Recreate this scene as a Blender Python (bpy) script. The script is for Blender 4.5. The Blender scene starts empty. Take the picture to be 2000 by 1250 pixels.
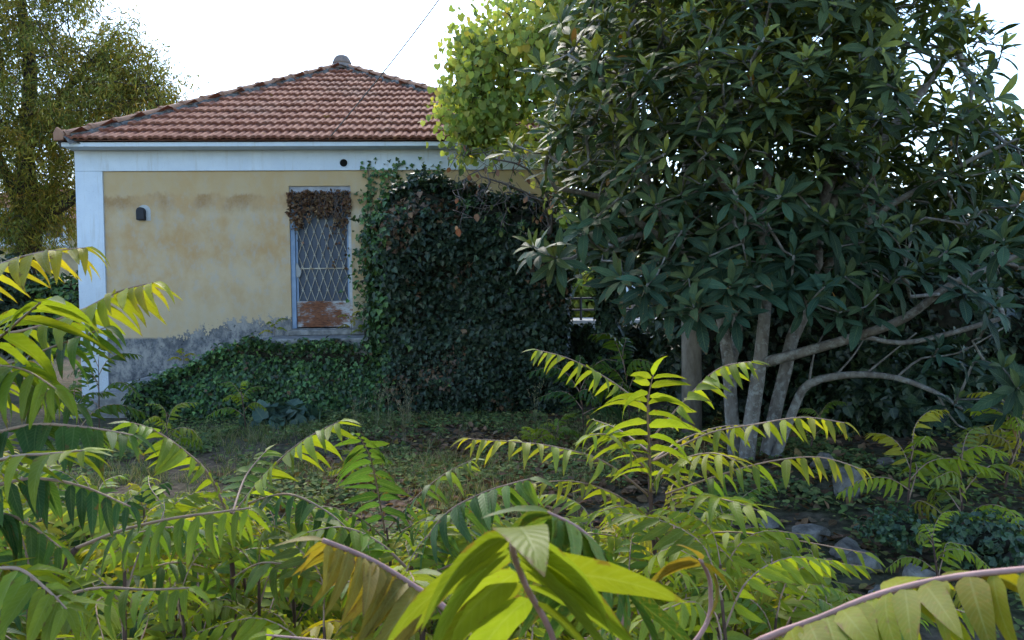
import bpy, math, random
import numpy as np
from mathutils import Vector, Matrix, noise

R_ = math.radians
random.seed(11)
rng = np.random.default_rng(11)
sc = bpy.context.scene
C = sc.collection

# ------------------------------------------------------------------ camera
FPX = 1540.0                      # focal length in pixels of the 2000 px wide photograph
EYE = Vector((0, 0, 1.75))
PITCH, ROLL = 2.0, -0.7
cam_d = bpy.data.cameras.new('camera')
cam_d.sensor_width = 36
cam_d.lens = 36 * FPX / 2000
cam_d.clip_start = 0.05
cam_d.clip_end = 2000
cam_d.dof.use_dof = True
cam_d.dof.focus_distance = 6.5
cam_d.dof.aperture_fstop = 14
cam = bpy.data.objects.new('camera', cam_d)
C.objects.link(cam)
CAM = Matrix.Translation(EYE) @ Matrix.Rotation(R_(90 - PITCH), 4, 'X') @ Matrix.Rotation(R_(ROLL), 4, 'Z')
cam.matrix_world = CAM
sc.camera = cam

# ------------------------------------------------------------------ sky, sun, exposure
SUN_AZ, SUN_EL = R_(-12), R_(42)          # azimuth from +Y towards +X
w = bpy.data.worlds.new('World')
sc.world = w
w.use_nodes = True
wn = w.node_tree
sky = wn.nodes.new('ShaderNodeTexSky')
sky.sky_type = 'NISHITA'
sky.sun_disc = False
sky.sun_elevation = SUN_EL
sky.sun_rotation = SUN_AZ
sky.altitude = 200
sky.air_density = 1.2
sky.dust_density = 0.8
sky.ozone_density = 3.5
wn.links.new(sky.outputs[0], wn.nodes['Background'].inputs[0])
wn.nodes['Background'].inputs[1].default_value = 0.15
sun_d = bpy.data.lights.new('sun', 'SUN')
sun_d.energy = 1.5
sun_d.angle = R_(14)
sun_d.color = (1.0, 0.93, 0.82)
sun = bpy.data.objects.new('sun', sun_d)
C.objects.link(sun)
sd = Vector((math.sin(SUN_AZ) * math.cos(SUN_EL), math.cos(SUN_AZ) * math.cos(SUN_EL), math.sin(SUN_EL)))
sun.rotation_euler = sd.to_track_quat('Z', 'Y').to_euler()
sc.view_settings.view_transform = 'Standard'
sc.view_settings.look = 'None'
sc.view_settings.exposure = 1.62
sc.view_settings.gamma = 1
sc.cycles.max_bounces = 4
sc.cycles.diffuse_bounces = 2
sc.cycles.glossy_bounces = 2
sc.cycles.transmission_bounces = 3
sc.cycles.use_adaptive_sampling = True
sc.cycles.adaptive_threshold = 0.02
sc.cycles.caustics_reflective = False
sc.cycles.caustics_refractive = False

# ------------------------------------------------------------------ helpers
def P(u, v, d):
    """point seen at (u, v) of the photograph, d metres in front of the lens"""
    return CAM @ Vector(((u - 1000) / FPX * d, -(v - 625) / FPX * d, -d))

def sstep(a, b, x):
    t = min(1, max(0, (x - a) / (b - a)))
    return t * t * (3 - 2 * t)

def ground_h(x, y):
    h = 0.05 * noise.noise((x * .35, y * .35, 1.3)) + 0.02 * noise.noise((x * 1.3, y * 1.3, 4))
    h += 0.26 * math.exp(-(((x - 2.2) / 1.5) ** 2 + ((y - 7.0) / 1.5) ** 2))
    h += 0.42 * sstep(2.2, 5.0, x) * sstep(2.5, 6.5, y)
    h *= sstep(90, 40, math.hypot(x, y))
    return h

def tag(o, label=None, cat=None, group=None, kind=None):
    if label: o['label'] = label
    if cat: o['category'] = cat
    if group: o['group'] = group
    if kind: o['kind'] = kind
    return o

def empty(name, loc, rz=0):
    o = bpy.data.objects.new(name, None)
    o.empty_display_size = .1
    C.objects.link(o)
    o.location = loc
    o.rotation_euler = (0, 0, rz)
    return o

class MB:
    """collects shapes, builds one mesh object"""
    def __init__(s): s.v, s.f = [], []
    def add(s, vs, fs):
        b = len(s.v)
        s.v += [tuple(x) for x in vs]
        s.f += [tuple(i + b for i in f) for f in fs]
    def box(s, x0, x1, y0, y1, z0, z1):
        s.add([(x0, y0, z0), (x1, y0, z0), (x1, y1, z0), (x0, y1, z0), (x0, y0, z1), (x1, y0, z1), (x1, y1, z1), (x0, y1, z1)],
              [(3, 2, 1, 0), (4, 5, 6, 7), (0, 1, 5, 4), (1, 2, 6, 5), (2, 3, 7, 6), (3, 0, 4, 7)])
    def tube(s, pts, rad, n=6, cap=True):
        pts = [Vector(p) for p in pts]
        if not hasattr(rad, '__len__'): rad = [rad] * len(pts)
        vs, fs = [], []
        up = None
        for i, p in enumerate(pts):
            t = (pts[min(i + 1, len(pts) - 1)] - pts[max(i - 1, 0)])
            if t.length < 1e-9: t = Vector((0, 0, 1))
            t.normalize()
            if up is None:
                up = Vector((0, 0, 1)) if abs(t.z) < .9 else Vector((1, 0, 0))
            a = t.cross(up)
            if a.length < 1e-5: a = t.orthogonal()
            a.normalize()
            b = a.cross(t).normalized()
            up = b
            for k in range(n):
                q = 2 * math.pi * k / n
                vs.append(p + (a * math.cos(q) + b * math.sin(q)) * rad[i])
        for i in range(len(pts) - 1):
            for k in range(n):
                k2 = (k + 1) % n
                fs.append((i * n + k, i * n + k2, (i + 1) * n + k2, (i + 1) * n + k))
        if cap:
            fs.append(tuple(range(n - 1, -1, -1)))
            fs.append(tuple((len(pts) - 1) * n + k for k in range(n)))
        s.add(vs, fs)
    def lathe(s, prof, n=16, c=(0, 0, 0)):
        vs, fs = [], []
        for r, z in prof:
            for k in range(n):
                q = 2 * math.pi * k / n
                vs.append((c[0] + r * math.cos(q), c[1] + r * math.sin(q), c[2] + z))
        for i in range(len(prof) - 1):
            for k in range(n):
                k2 = (k + 1) % n
                fs.append((i * n + k, i * n + k2, (i + 1) * n + k2, (i + 1) * n + k))
        fs.append(tuple((len(prof) - 1) * n + k for k in range(n)))
        s.add(vs, fs)
    def mesh(s, name, mat, smooth=False):
        m = bpy.data.meshes.new(name)
        m.from_pydata(s.v, [], s.f)
        if smooth: m.polygons.foreach_set('use_smooth', [True] * len(m.polygons))
        m.materials.append(mat)
        m.update()
        return m
    def build(s, name, mat, parent=None, smooth=False, bevel=0):
        return link(name, s.mesh(name, mat, smooth), parent, bevel=bevel)

def link(name, me, parent=None, loc=None, bevel=0):
    o = bpy.data.objects.new(name, me)
    C.objects.link(o)
    if parent is not None: o.parent = parent
    if loc is not None: o.location = loc
    if bevel:
        b = o.modifiers.new('bevel', 'BEVEL')
        b.width = bevel
        b.segments = 2
        b.limit_method = 'ANGLE'
    return o

# ------------------------------------------------------------------ node helpers
class NT:
    def __init__(s, name):
        s.m = bpy.data.materials.new(name)
        s.m.use_nodes = True
        s.t = s.m.node_tree
        s.b = s.t.nodes['Principled BSDF']
        s.out = s.t.nodes['Material Output']
    def n(s, typ, **kw):
        x = s.t.nodes.new(typ)
        for k, v in kw.items(): setattr(x, k, v)
        return x
    def l(s, a, b): s.t.links.new(a, b)
    def val(s, sock, v):
        if hasattr(v, 'is_linked'): s.l(v, sock)
        else: sock.default_value = v
    def math(s, op, a, b=0.0, c=None, clamp=False):
        x = s.n('ShaderNodeMath', operation=op)
        x.use_clamp = clamp
        s.val(x.inputs[0], a)
        s.val(x.inputs[1], b)
        if c is not None: s.val(x.inputs[2], c)
        return x.outputs[0]
    def mix(s, f, a, b, bt='MIX'):
        x = s.n('ShaderNodeMix', data_type='RGBA', blend_type=bt)
        s.val(x.inputs[0], f)
        for i, v in ((6, a), (7, b)):
            if isinstance(v, tuple): v = (*v, 1)[:4]
            s.val(x.inputs[i], v)
        return x.outputs[2]
    def noise(s, scale, detail=4, rough=.55, vec=None, dist=0):
        x = s.n('ShaderNodeTexNoise')
        x.inputs['Scale'].default_value = scale
        x.inputs['Detail'].default_value = detail
        x.inputs['Roughness'].default_value = rough
        x.inputs['Distortion'].default_value = dist
        if vec is not None: s.l(vec, x.inputs['Vector'])
        return x.outputs['Fac']
    def ramp(s, f, lo, hi, smooth=True):
        x = s.n('ShaderNodeMapRange')
        if smooth: x.interpolation_type = 'SMOOTHSTEP'
        s.val(x.inputs[0], f)
        x.inputs[1].default_value = lo
        x.inputs[2].default_value = hi
        return x.outputs[0]
    def obj(s): return s.n('ShaderNodeTexCoord').outputs['Object']
    def pos(s): return s.n('ShaderNodeNewGeometry').outputs['Position']
    def scale(s, vec, sx, sy, sz):
        x = s.n('ShaderNodeMapping')
        s.l(vec, x.inputs[0])
        x.inputs['Scale'].default_value = (sx, sy, sz)
        return x.outputs[0]
    def bump(s, h, strength=.3, dist=.01):
        x = s.n('ShaderNodeBump')
        x.inputs['Strength'].default_value = strength
        x.inputs['Distance'].default_value = dist
        s.l(h, x.inputs['Height'])
        s.l(x.outputs[0], s.b.inputs['Normal'])
        return x.outputs[0]
    def col(s, v):
        if isinstance(v, tuple): v = (*v, 1)[:4]
        s.val(s.b.inputs['Base Color'], v)
    def rough(s, v, spec=.3):
        s.val(s.b.inputs['Roughness'], v)
        s.b.inputs['Specular IOR Level'].default_value = spec

def simple_mat(name, c, rough=.7, var=.25, sc_=6, bump=0, spec=.3, c2=None, metal=0):
    t = NT(name)
    p = t.obj()
    n1 = t.noise(sc_, 5, .6, p)
    dark = tuple(x * (1 - var) for x in c) if c2 is None else c2
    lite = tuple(min(1, x * (1 + var)) for x in c) if c2 is None else c
    t.col(t.mix(t.ramp(n1, .3, .7), dark, lite))
    t.rough(rough, spec)
    t.b.inputs['Metallic'].default_value = metal
    if bump: t.bump(t.noise(sc_ * 6, 5, .6, p), bump, .01)
    return t.m

def leaf_mat(name, objcol=False, rough=.5, spec=.3, trans=.35, veins=9, under=(1.15, 1.15, 1.2), vein_bump=.4, blotch=0.0,
             blotch_col=(.30, .2, .04), vein_col=.25, blotch_scale=30):
    t = NT(name)
    if objcol:
        oi = t.n('ShaderNodeObjectInfo')
        base = oi.outputs['Color']
        rnd = oi.outputs['Random']
        hsv = t.n('ShaderNodeHueSaturation')
        t.l(base, hsv.inputs['Color'])
        t.l(t.math('MULTIPLY_ADD', rnd, .5, .75), hsv.inputs['Value'])
        base = hsv.outputs[0]
    else:
        a0 = t.n('ShaderNodeAttribute', attribute_name='col')
        base = a0.outputs['Color']
    a = t.n('ShaderNodeAttribute', attribute_name='luv')
    sx = t.n('ShaderNodeSeparateXYZ')
    t.l(a.outputs['Vector'], sx.inputs[0])
    ax = t.math('ABSOLUTE', sx.outputs[0])
    y = sx.outputs[1]
    mid = t.math('SUBTRACT', 1.0, t.ramp(ax, .03, .12))
    ph = t.math('MULTIPLY', t.math('SUBTRACT', y, t.math('MULTIPLY', ax, .16)), veins * 2 * math.pi)
    sv = t.math('SINE', ph)
    thin = t.math('POWER', t.math('MULTIPLY_ADD', sv, .5, .5), 8)
    vein = t.math('MAXIMUM', mid, t.math('MULTIPLY', thin, .55))
    c = t.mix(t.math('MULTIPLY', vein, vein_col), base, (.45, .5, .2))
    if vein_bump > .18 or blotch:
        n1 = t.noise(blotch_scale, 2, .6, t.pos())
        c = t.mix(t.math('MULTIPLY', t.ramp(n1, .35, .7), .35), c, t.mix(1, c, (.55, .62, .6), 'MULTIPLY'))
    if blotch:
        n2 = t.noise(blotch_scale * 2.3, 4, .7, t.pos())
        c = t.mix(t.math('MULTIPLY', t.ramp(n2, .5, .72), blotch), c, blotch_col)
    if objcol:
        n5 = t.noise(38, 3, .7, t.pos())
        eb = t.math('ADD', t.math('MULTIPLY', t.math('POWER', ax, 4), .16), t.math('MULTIPLY', t.math('POWER', y, 6), .22))
        c = t.mix(t.math('MULTIPLY', t.ramp(t.math('ADD', n5, eb), .66, .78), .75), c, (.17, .09, .03))
    g = t.n('ShaderNodeNewGeometry')
    cu = t.mix(1.0, c, under, 'MULTIPLY')
    c = t.mix(g.outputs['Backfacing'], c, cu)
    t.col(c)
    t.rough(rough, spec)
    if vein_bump > .18: t.bump(t.math('MULTIPLY_ADD', sv, .5, t.math('MULTIPLY', mid, -1.5)), vein_bump, .002)
    tr = t.n('ShaderNodeBsdfTranslucent')
    t.l(t.mix(1.0, c, (1.25, 1.2, .6), 'MULTIPLY'), tr.inputs['Color'])
    ms = t.n('ShaderNodeMixShader')
    ms.inputs[0].default_value = trans
    t.l(t.b.outputs[0], ms.inputs[1])
    t.l(tr.outputs[0], ms.inputs[2])
    t.l(ms.outputs[0], t.out.inputs['Surface'])
    return t.m

def bark_mat(name, c, c2, sc_=14, lich=None):
    t = NT(name)
    p = t.obj()
    n1 = t.noise(sc_, 6, .65, t.scale(p, 1, 1, .35))
    col = t.mix(t.ramp(n1, .3, .7), c2, c)
    if lich:
        col = t.mix(t.math('MULTIPLY', t.ramp(t.noise(sc_ * 1.4, 5, .7, p), .48, .62), .62), col, lich)
    t.col(col)
    t.rough(.85, .2)
    t.bump(t.noise(sc_ * 3, 6, .7, t.scale(p, 1, 1, .3)), .8, .015)
    return t.m

# ------------------------------------------------------------------ leaf templates: (verts, faces, luv)
def leaf_tmpl(width=.3, prof=None, nseg=5, fold=.2, bend=.25, falc=0.0, wave=0.0, twist=0.0, curl=0.0, seed=0):
    """unit leaf along +Y, upper side +Z; centre rib plus an edge each side"""
    r = np.random.default_rng(seed)
    V, L, F = [], [], []
    for i in range(nseg + 1):
        t = i / nseg
        hw = width * .5 * prof(t)
        ang = bend * t
        yy = math.sin(ang) / ang if abs(ang) > 1e-4 else 1
        cy = t * yy
        cz = -t * t * bend * .55
        cx = falc * t * t
        tw = twist * t
        wv = wave * math.sin(i * 2.1 + seed)
        for s in (-1, 0, 1):
            x = s * hw
            z = abs(s) * hw * fold * 2 + (wv * hw if s else 0) * s - abs(s) * curl * hw * t
            V.append((cx + x * math.cos(tw) - z * math.sin(tw), cy, cz + z * math.cos(tw) + x * math.sin(tw)))
            L.append((float(s), t, 0))
    for i in range(nseg):
        a = i * 3
        F += [(a, a + 1, a + 4, a + 3), (a + 1, a + 2, a + 5, a + 4)]
    return np.array(V), F, np.array(L)

def lance(t):   # tree-of-heaven leaflet: broad base, long tip
    return (min(1, t * 9 + .12) ** .6) * (1 - t) ** .62 * 1.25 if t < 1 else .0
def lance2(t):
    if t <= 0: return .35
    return max(0, min(1, (.35 + t * 4.5))) * max(0, 1 - t ** 2.2) ** .9
def oblance(t):  # loquat leaf: widest past the middle
    return max(.05, math.sin(math.pi * t ** 1.15) ** .75) if 0 < t < 1 else .06
def narrow(t):
    return max(.08, math.sin(math.pi * min(1, t * .98 + .01)) ** .8)

def half_tmpl(pts, fold=.25, tipdrop=.1):
    """leaf from a half outline [(x, y)...] mirrored, folded along the rib"""
    V = [(0, 0, 0)] + [(x, y, x * fold - tipdrop * y * y) for x, y in pts[:-1]] + [(0, pts[-1][1], -tipdrop)]
    k = len(pts) - 1
    V += [(-x, y, x * fold - tipdrop * y * y) for x, y in pts[:-1]]
    F = [tuple([0] + list(range(1, k + 2))), tuple([0, k + 1] + list(range(2 * k + 1, k + 1, -1)))]
    mx = max(x for x, y in pts)
    L = [(v[0] / mx, v[1], 0) for v in V]
    return np.array(V, float), F, np.array(L, float)

T_IVY = half_tmpl([(.30, -.10), (.52, .22), (.27, .45), (0, 1.0)])
T_IVY2 = half_tmpl([(.34, -.06), (.46, .28), (.30, .60), (0, .95)], .35, .2)
T_HEART = half_tmpl([(.34, -.13), (.53, .22), (.40, .65), (0, 1.0)], .2, .15)
T_NARROW = half_tmpl([(.095, .35), (0, 1.0)], .2, .12)
T_BLADE = leaf_tmpl(.06, lambda t: 1 - t * .95, 3, .3, .9)
T_LITTER = half_tmpl([(.25, .1), (.36, .45), (.2, .8), (0, 1.0)], .5, -.15)

def frames(Fd, N):
    Fd = Fd / np.maximum(1e-9, np.linalg.norm(Fd, axis=1, keepdims=True))
    X = np.cross(Fd, N)
    l = np.linalg.norm(X, axis=1, keepdims=True)
    bad = (l[:, 0] < 1e-4)
    if bad.any():
        X[bad] = np.cross(Fd[bad], np.array([[.3, .9, .2]]))
        l = np.linalg.norm(X, axis=1, keepdims=True)
    X = X / l
    Z = np.cross(X, Fd)
    return np.stack([X, Fd, Z], axis=2)

def cloud_mesh(name, tmpls, pos, Rm, scale, cols, mat, smooth=True):
    """joined mesh of many leaves; tmpls used in turn; cols per leaf"""
    if isinstance(tmpls, tuple): tmpls = [tmpls]
    pos = np.asarray(pos, float)
    N = len(pos)
    which = np.arange(N) % len(tmpls)
    VV, CC, LL, loops, starts = [], [], [], [], []
    vb = lb = 0
    for k, (tv, tf, tl) in enumerate(tmpls):
        ix = np.nonzero(which == k)[0]
        if len(ix) == 0: continue
        n = len(tv)
        v = np.einsum('nij,kj->nki', Rm[ix], tv) * scale[ix][:, None, None] + pos[ix][:, None, :]
        VV.append(v.reshape(-1, 3))
        c = np.ones((len(ix), n, 4))
        c[:, :, :3] = cols[ix][:, None, :]
        CC.append(c.reshape(-1, 4))
        LL.append(np.broadcast_to(tl, (len(ix), n, 3)).reshape(-1, 3))
        flat = np.concatenate([np.array(f) for f in tf])
        sizes = np.array([len(f) for f in tf])
        st = np.concatenate([[0], np.cumsum(sizes)[:-1]])
        off = np.arange(len(ix))
        loops.append((flat[None, :] + (off * n)[:, None] + vb).reshape(-1))
        starts.append((st[None, :] + (off * len(flat))[:, None] + lb).reshape(-1))
        vb += len(ix) * n
        lb += len(ix) * len(flat)
    V = np.concatenate(VV); lo = np.concatenate(loops).astype(np.int32); st = np.concatenate(starts).astype(np.int32)
    m = bpy.data.meshes.new(name)
    m.vertices.add(len(V)); m.loops.add(len(lo)); m.polygons.add(len(st))
    m.vertices.foreach_set('co', V.astype(np.float32).ravel())
    m.loops.foreach_set('vertex_index', lo)
    m.polygons.foreach_set('loop_start', st)
    if smooth: m.polygons.foreach_set('use_smooth', np.ones(len(st), dtype=bool))
    m.update(calc_edges=True)
    a = m.color_attributes.new('col', 'FLOAT_COLOR', 'POINT')
    a.data.foreach_set('color', np.concatenate(CC).astype(np.float32).ravel())
    b = m.attributes.new('luv', 'FLOAT_VECTOR', 'POINT')
    b.data.foreach_set('vector', np.concatenate(LL).astype(np.float32).ravel())
    m.materials.append(mat)
    return m

def tmpl_mesh(name, t, mat):
    m = bpy.data.meshes.new(name)
    m.from_pydata([tuple(v) for v in t[0]], [], t[1])
    m.polygons.foreach_set('use_smooth', [True] * len(m.polygons))
    b = m.attributes.new('luv', 'FLOAT_VECTOR', 'POINT')
    b.data.foreach_set('vector', t[2].astype(np.float32).ravel())
    m.materials.append(mat)
    m.update()
    return m

def pick(cols, N, w=None, var=.25):
    cols = np.array(cols, float)
    i = rng.choice(len(cols), N, p=None if w is None else np.array(w) / sum(w))
    return cols[i] * (1 + (rng.random((N, 1)) - .5) * 2 * var) * (1 + (rng.random((N, 3)) - .5) * .16)

def unit(a): return a / np.maximum(1e-9, np.linalg.norm(a, axis=-1, keepdims=True))
def rnd3(N): return rng.normal(size=(N, 3))

# ------------------------------------------------------------------ branching
class Skel:
    """tree skeleton: hand-laid limbs, then twigs that reach out to targets; radius grows with what a limb carries"""
    def __init__(s): s.p, s.par, s.minr = [], [], []
    def limb(s, pts, r0, r1, parent=-1, sub=3):
        pts = [Vector(p) for p in pts]
        if parent == 'near' and s.p:
            d = [(Vector(q) - pts[0]).length for q in s.p]
            parent = int(np.argmin(d))
            pts[0] = Vector(s.p[parent])
        q = []
        for i in range(len(pts) - 1):
            a, b = pts[i], pts[i + 1]
            a0, b1 = pts[max(0, i - 1)], pts[min(len(pts) - 1, i + 2)]
            for k in range(sub):
                t = k / sub
                q.append(.5 * (2 * a + (b - a0) * t + (2 * a0 - 5 * a + 4 * b - b1) * t * t + (3 * a - a0 - 3 * b + b1) * t ** 3))
        q.append(pts[-1])
        for i, x in enumerate(q):
            if i == 0 and parent >= 0: continue
            s.p.append(tuple(x)); s.par.append(parent)
            s.minr.append(r0 + (r1 - r0) * i / max(1, len(q) - 1))
            parent = len(s.p) - 1
        return parent
    def reach(s, targets, step=.25, wob=.06, droop=0.0, maxn=6):
        T = np.array(targets, float)
        P0 = np.array(s.p)
        order = np.argsort(np.array([((P0 - t) ** 2).sum(1).min() for t in T]))
        pos = list(map(np.array, s.p))
        buf = np.zeros((len(pos) + len(T) * (maxn + 1), 3))
        n = len(pos)
        buf[:n] = P0
        ends = np.zeros(len(T), int)
        for ti in order:
            t = T[ti]
            j = int(((buf[:n] - t) ** 2).sum(1).argmin())
            a = buf[j].copy()
            d = np.linalg.norm(t - a)
            k = max(1, min(maxn, int(d / step)))
            par = j
            for q in range(1, k + 1):
                f = q / k
                x = a + (t - a) * f
                if q < k: x = x + rng.normal(size=3) * wob * d / k + np.array([0, 0, -droop * math.sin(math.pi * f) * d])
                buf[n] = x
                s.p.append(tuple(x)); s.par.append(par); s.minr.append(0)
                par = n
                n += 1
            ends[ti] = par
        return ends
    def mesh(s, name, mat, r0=.004, power=.48, n=6, cut=None, rmax=9):
        N = len(s.p)
        cnt = np.zeros(N)
        ch = [[] for _ in range(N)]
        for i in range(N):
            if s.par[i] >= 0: ch[s.par[i]].append(i)
        for i in range(N - 1, -1, -1):
            if not ch[i]: cnt[i] = 1
            if s.par[i] >= 0: cnt[s.par[i]] += cnt[i]
        rad = np.maximum(np.minimum(r0 * cnt ** power, rmax), s.minr)
        for i in range(N):
            if s.par[i] >= 0: rad[i] = min(rad[i], rad[s.par[i]])
        mb = MB()
        stack = [(i, None) for i in range(N) if s.par[i] < 0]
        while stack:
            i, frm = stack.pop()
            chain = [i] if frm is None else [frm, i]
            while ch[i]:
                o = sorted(ch[i], key=lambda c: -cnt[c])
                stack += [(c, i) for c in o[1:]]
                i = o[0]
                chain.append(i)
            rr = [rad[c] for c in chain]
            if frm is not None: rr[0] = rr[1]
            mb.tube([s.p[c] for c in chain], rr, n if max(rr) > .012 else 4, cap=True)
        return mb.mesh(name, mat, True)

# ------------------------------------------------------------------ materials
M = {}
M['soil'] = None
def ground_material():
    t = NT('soil')
    p = t.pos()
    n1 = t.noise(1.1, 6, .6, p)
    n2 = t.noise(14, 6, .65, p)
    c = t.mix(t.ramp(n2, .3, .7), (.05, .038, .027), (.15, .115, .08))
    c = t.mix(t.math('MULTIPLY', t.ramp(n1, .42, .62), .7), c, t.mix(t.ramp(n2, .35, .65), (.02, .035, .012), (.05, .07, .025)))
    t.col(c)
    t.rough(.95, .1)
    t.bump(t.noise(30, 8, .7, p), .7, .03)
    return t.m
M['soil'] = ground_material()

def plaster_ochre():
    t = NT('ochre_plaster')
    p = t.obj()                                  # house space: x along the front, z up
    sx = t.n('ShaderNodeSeparateXYZ'); t.l(p, sx.inputs[0])
    x, z = sx.outputs[0], sx.outputs[2]
    n1 = t.noise(2.2, 6, .62, t.scale(p, 1, 1, .8))
    n2 = t.noise(7, 6, .7, t.scale(p, 1, 1, .6))
    n3 = t.noise(26, 5, .7, p)
    n4 = t.noise(3.2, 6, .7, t.scale(p, 1.0, 1, .6))
    c = t.mix(t.ramp(n1, .32, .66), (.53, .335, .155), (.58, .45, .285))
    c = t.mix(t.math('MULTIPLY', t.ramp(n2, .46, .66), .55), c, (.47, .43, .37))
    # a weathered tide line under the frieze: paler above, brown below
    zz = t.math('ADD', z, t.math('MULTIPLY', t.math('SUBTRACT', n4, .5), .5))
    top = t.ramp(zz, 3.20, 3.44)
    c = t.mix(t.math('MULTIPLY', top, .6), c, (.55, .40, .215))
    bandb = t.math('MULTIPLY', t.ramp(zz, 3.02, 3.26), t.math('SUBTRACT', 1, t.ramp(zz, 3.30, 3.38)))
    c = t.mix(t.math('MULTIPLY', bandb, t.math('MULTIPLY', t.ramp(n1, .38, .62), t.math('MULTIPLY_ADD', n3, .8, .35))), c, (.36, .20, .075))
    # bleached lower half
    low = t.math('SUBTRACT', 1, t.ramp(t.math('ADD', z, t.math('MULTIPLY', n1, .9)), 1.7, 2.7))
    c = t.mix(t.math('MULTIPLY', low, .6), c, (.47, .385, .255))
    # grey damp plinth with a ragged upper edge; it climbs towards the door
    edge = t.math('ADD', t.math('MULTIPLY', t.math('SUBTRACT', n2, .5), .9), t.math('MULTIPLY', t.math('SUBTRACT', n3, .5), .5))
    climb = t.math('MULTIPLY', t.ramp(x, 1.1, 2.7), .26)
    rag = t.math('MULTIPLY', t.ramp(x, 1.0, 1.8), edge)
    pe = t.math('SUBTRACT', t.math('SUBTRACT', z, climb), rag)
    pl = t.math('SUBTRACT', 1, t.ramp(pe, 1.075, 1.12))
    gcol = t.mix(t.ramp(n3, .3, .7), (.075, .08, .088), (.21, .21, .215))
    gcol = t.mix(t.ramp(n2, .40, .62), gcol, (.33, .31, .28))
    gcol = t.mix(t.math('MULTIPLY', t.ramp(n1, .48, .6), .7), gcol, (.08, .085, .095))
    gcol = t.mix(t.math('MULTIPLY', t.ramp(t.noise(16, 5, .75, p), .56, .66), .8), gcol, (.03, .032, .035))
    c = t.mix(pl, c, gcol)
    # soil splash
    sp = t.math('SUBTRACT', 1, t.ramp(t.math('ADD', z, t.math('MULTIPLY', n2, .5)), .45, .9))
    c = t.mix(t.math('MULTIPLY', sp, .5), c, (.05, .052, .06))
    c = t.mix(t.math('MULTIPLY', t.ramp(n3, .62, .75), .35), c, (.2, .17, .12))
    t.col(c)
    t.rough(.95, .15)
    t.bump(t.math('ADD', t.noise(60, 6, .7, p), t.math('MULTIPLY', n2, .6)), .35, .012)
    return t.m
M['ochre'] = plaster_ochre()

def plaster_white():
    t = NT('white_plaster')
    p = t.obj()
    n1 = t.noise(3, 6, .6, p)
    n2 = t.noise(50, 4, .7, p)
    c = t.mix(t.ramp(n1, .3, .7), (.64, .71, .79), (.72, .79, .86))
    c = t.mix(t.math('MULTIPLY', t.ramp(n2, .58, .72), .35), c, (.42, .42, .42))
    sx = t.n('ShaderNodeSeparateXYZ'); t.l(p, sx.inputs[0])
    dirt = t.math('SUBTRACT', 1, t.ramp(t.math('ADD', sx.outputs[2], t.math('MULTIPLY', t.noise(5, 5, .7, p), .8)), 1.2, 3.0))
    c = t.mix(t.math('MULTIPLY', dirt, t.math('MULTIPLY_ADD', n2, .7, .12)), c, (.30, .30, .30))
    st = t.noise(4, 5, .7, t.scale(p, 3.0, 1, .25))
    c = t.mix(t.math('MULTIPLY', t.ramp(st, .52, .72), .45), c, (.5, .5, .47))
    t.col(c)
    t.rough(.9, .15)
    t.bump(t.math('ADD', n2, t.noise(140, 3, .6, p)), .25, .006)
    return t.m
M['white'] = plaster_white()

def tile_material():
    t = NT('terracotta')
    oi = t.n('ShaderNodeObjectInfo')
    p = t.pos()
    n1 = t.noise(1.3, 5, .6, p)
    n2 = t.noise(9, 5, .65, p)
    c = t.mix(oi.outputs['Random'], (.20, .066, .04), (.30, .122, .075))
    c = t.mix(t.math('MULTIPLY', t.ramp(n2, .3, .75), .55), c, (.30, .145, .095))
    c = t.mix(t.math('MULTIPLY', t.ramp(n1, .52, .68), .5), c, (.22, .125, .09))
    c = t.mix(t.math('MULTIPLY', t.ramp(t.noise(3.1, 4, .6, p), .66, .72), .65), c, (.30, .16, .035))
    c = t.mix(t.math('MULTIPLY', t.ramp(t.noise(24, 4, .7, p), .62, .72), .5), c, (.12, .10, .095))
    t.col(c)
    t.rough(.9, .2)
    t.bump(t.noise(60, 5, .7, p), .3, .01)
    return t.m
M['tile'] = tile_material()
M['mortar'] = simple_mat('mortar', (.22, .21, .2), .95, .5, 14, .8, .1, c2=(.07, .065, .06))
M['ridge'] = simple_mat('ridge_tile', (.42, .235, .15), .9, .3, 5, .3, .15, c2=(.29, .155, .10))
M['under'] = simple_mat('dark_board', (.06, .045, .04), .9)
M['concrete'] = simple_mat('concrete', (.33, .32, .30), .95, .3, 9, .5, .1, c2=(.15, .145, .14))
M['nosing'] = simple_mat('whitewashed_edge', (.42, .41, .39), .95, .3, 9, .5, .1, c2=(.3, .29, .27))
M['bluemetal'] = simple_mat('blue_painted_metal', (.28, .37, .50), .6, .2, 5, .1, .3, c2=(.20, .27, .38))
M['greymetal'] = simple_mat('grey_painted_metal', (.36, .36, .38), .7, .2, 8, .1, .3)
M['grille'] = simple_mat('grille_paint', (.62, .58, .48), .65, .3, 14, .1, .3, c2=(.33, .25, .16))
M['black'] = simple_mat('black_iron', (.02, .022, .028), .6, .2)
M['hole'] = simple_mat('painted_hole_shade', (.006, .006, .006), .95, .2)  # near-black colour standing for the shade inside the flue
def pane_material():
    t = NT('dusty_pane')
    p = t.obj()
    c = t.mix(t.ramp(t.noise(2.5, 5, .6, p), .3, .7), (.034, .05, .08), (.06, .082, .118))
    c = t.mix(t.math('MULTIPLY', t.ramp(t.noise(9, 5, .7, p), .6, .8), .4), c, (.15, .15, .16))
    t.col(c)
    t.rough(.42, .35)
    return t.m
M['pane'] = pane_material()
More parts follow.
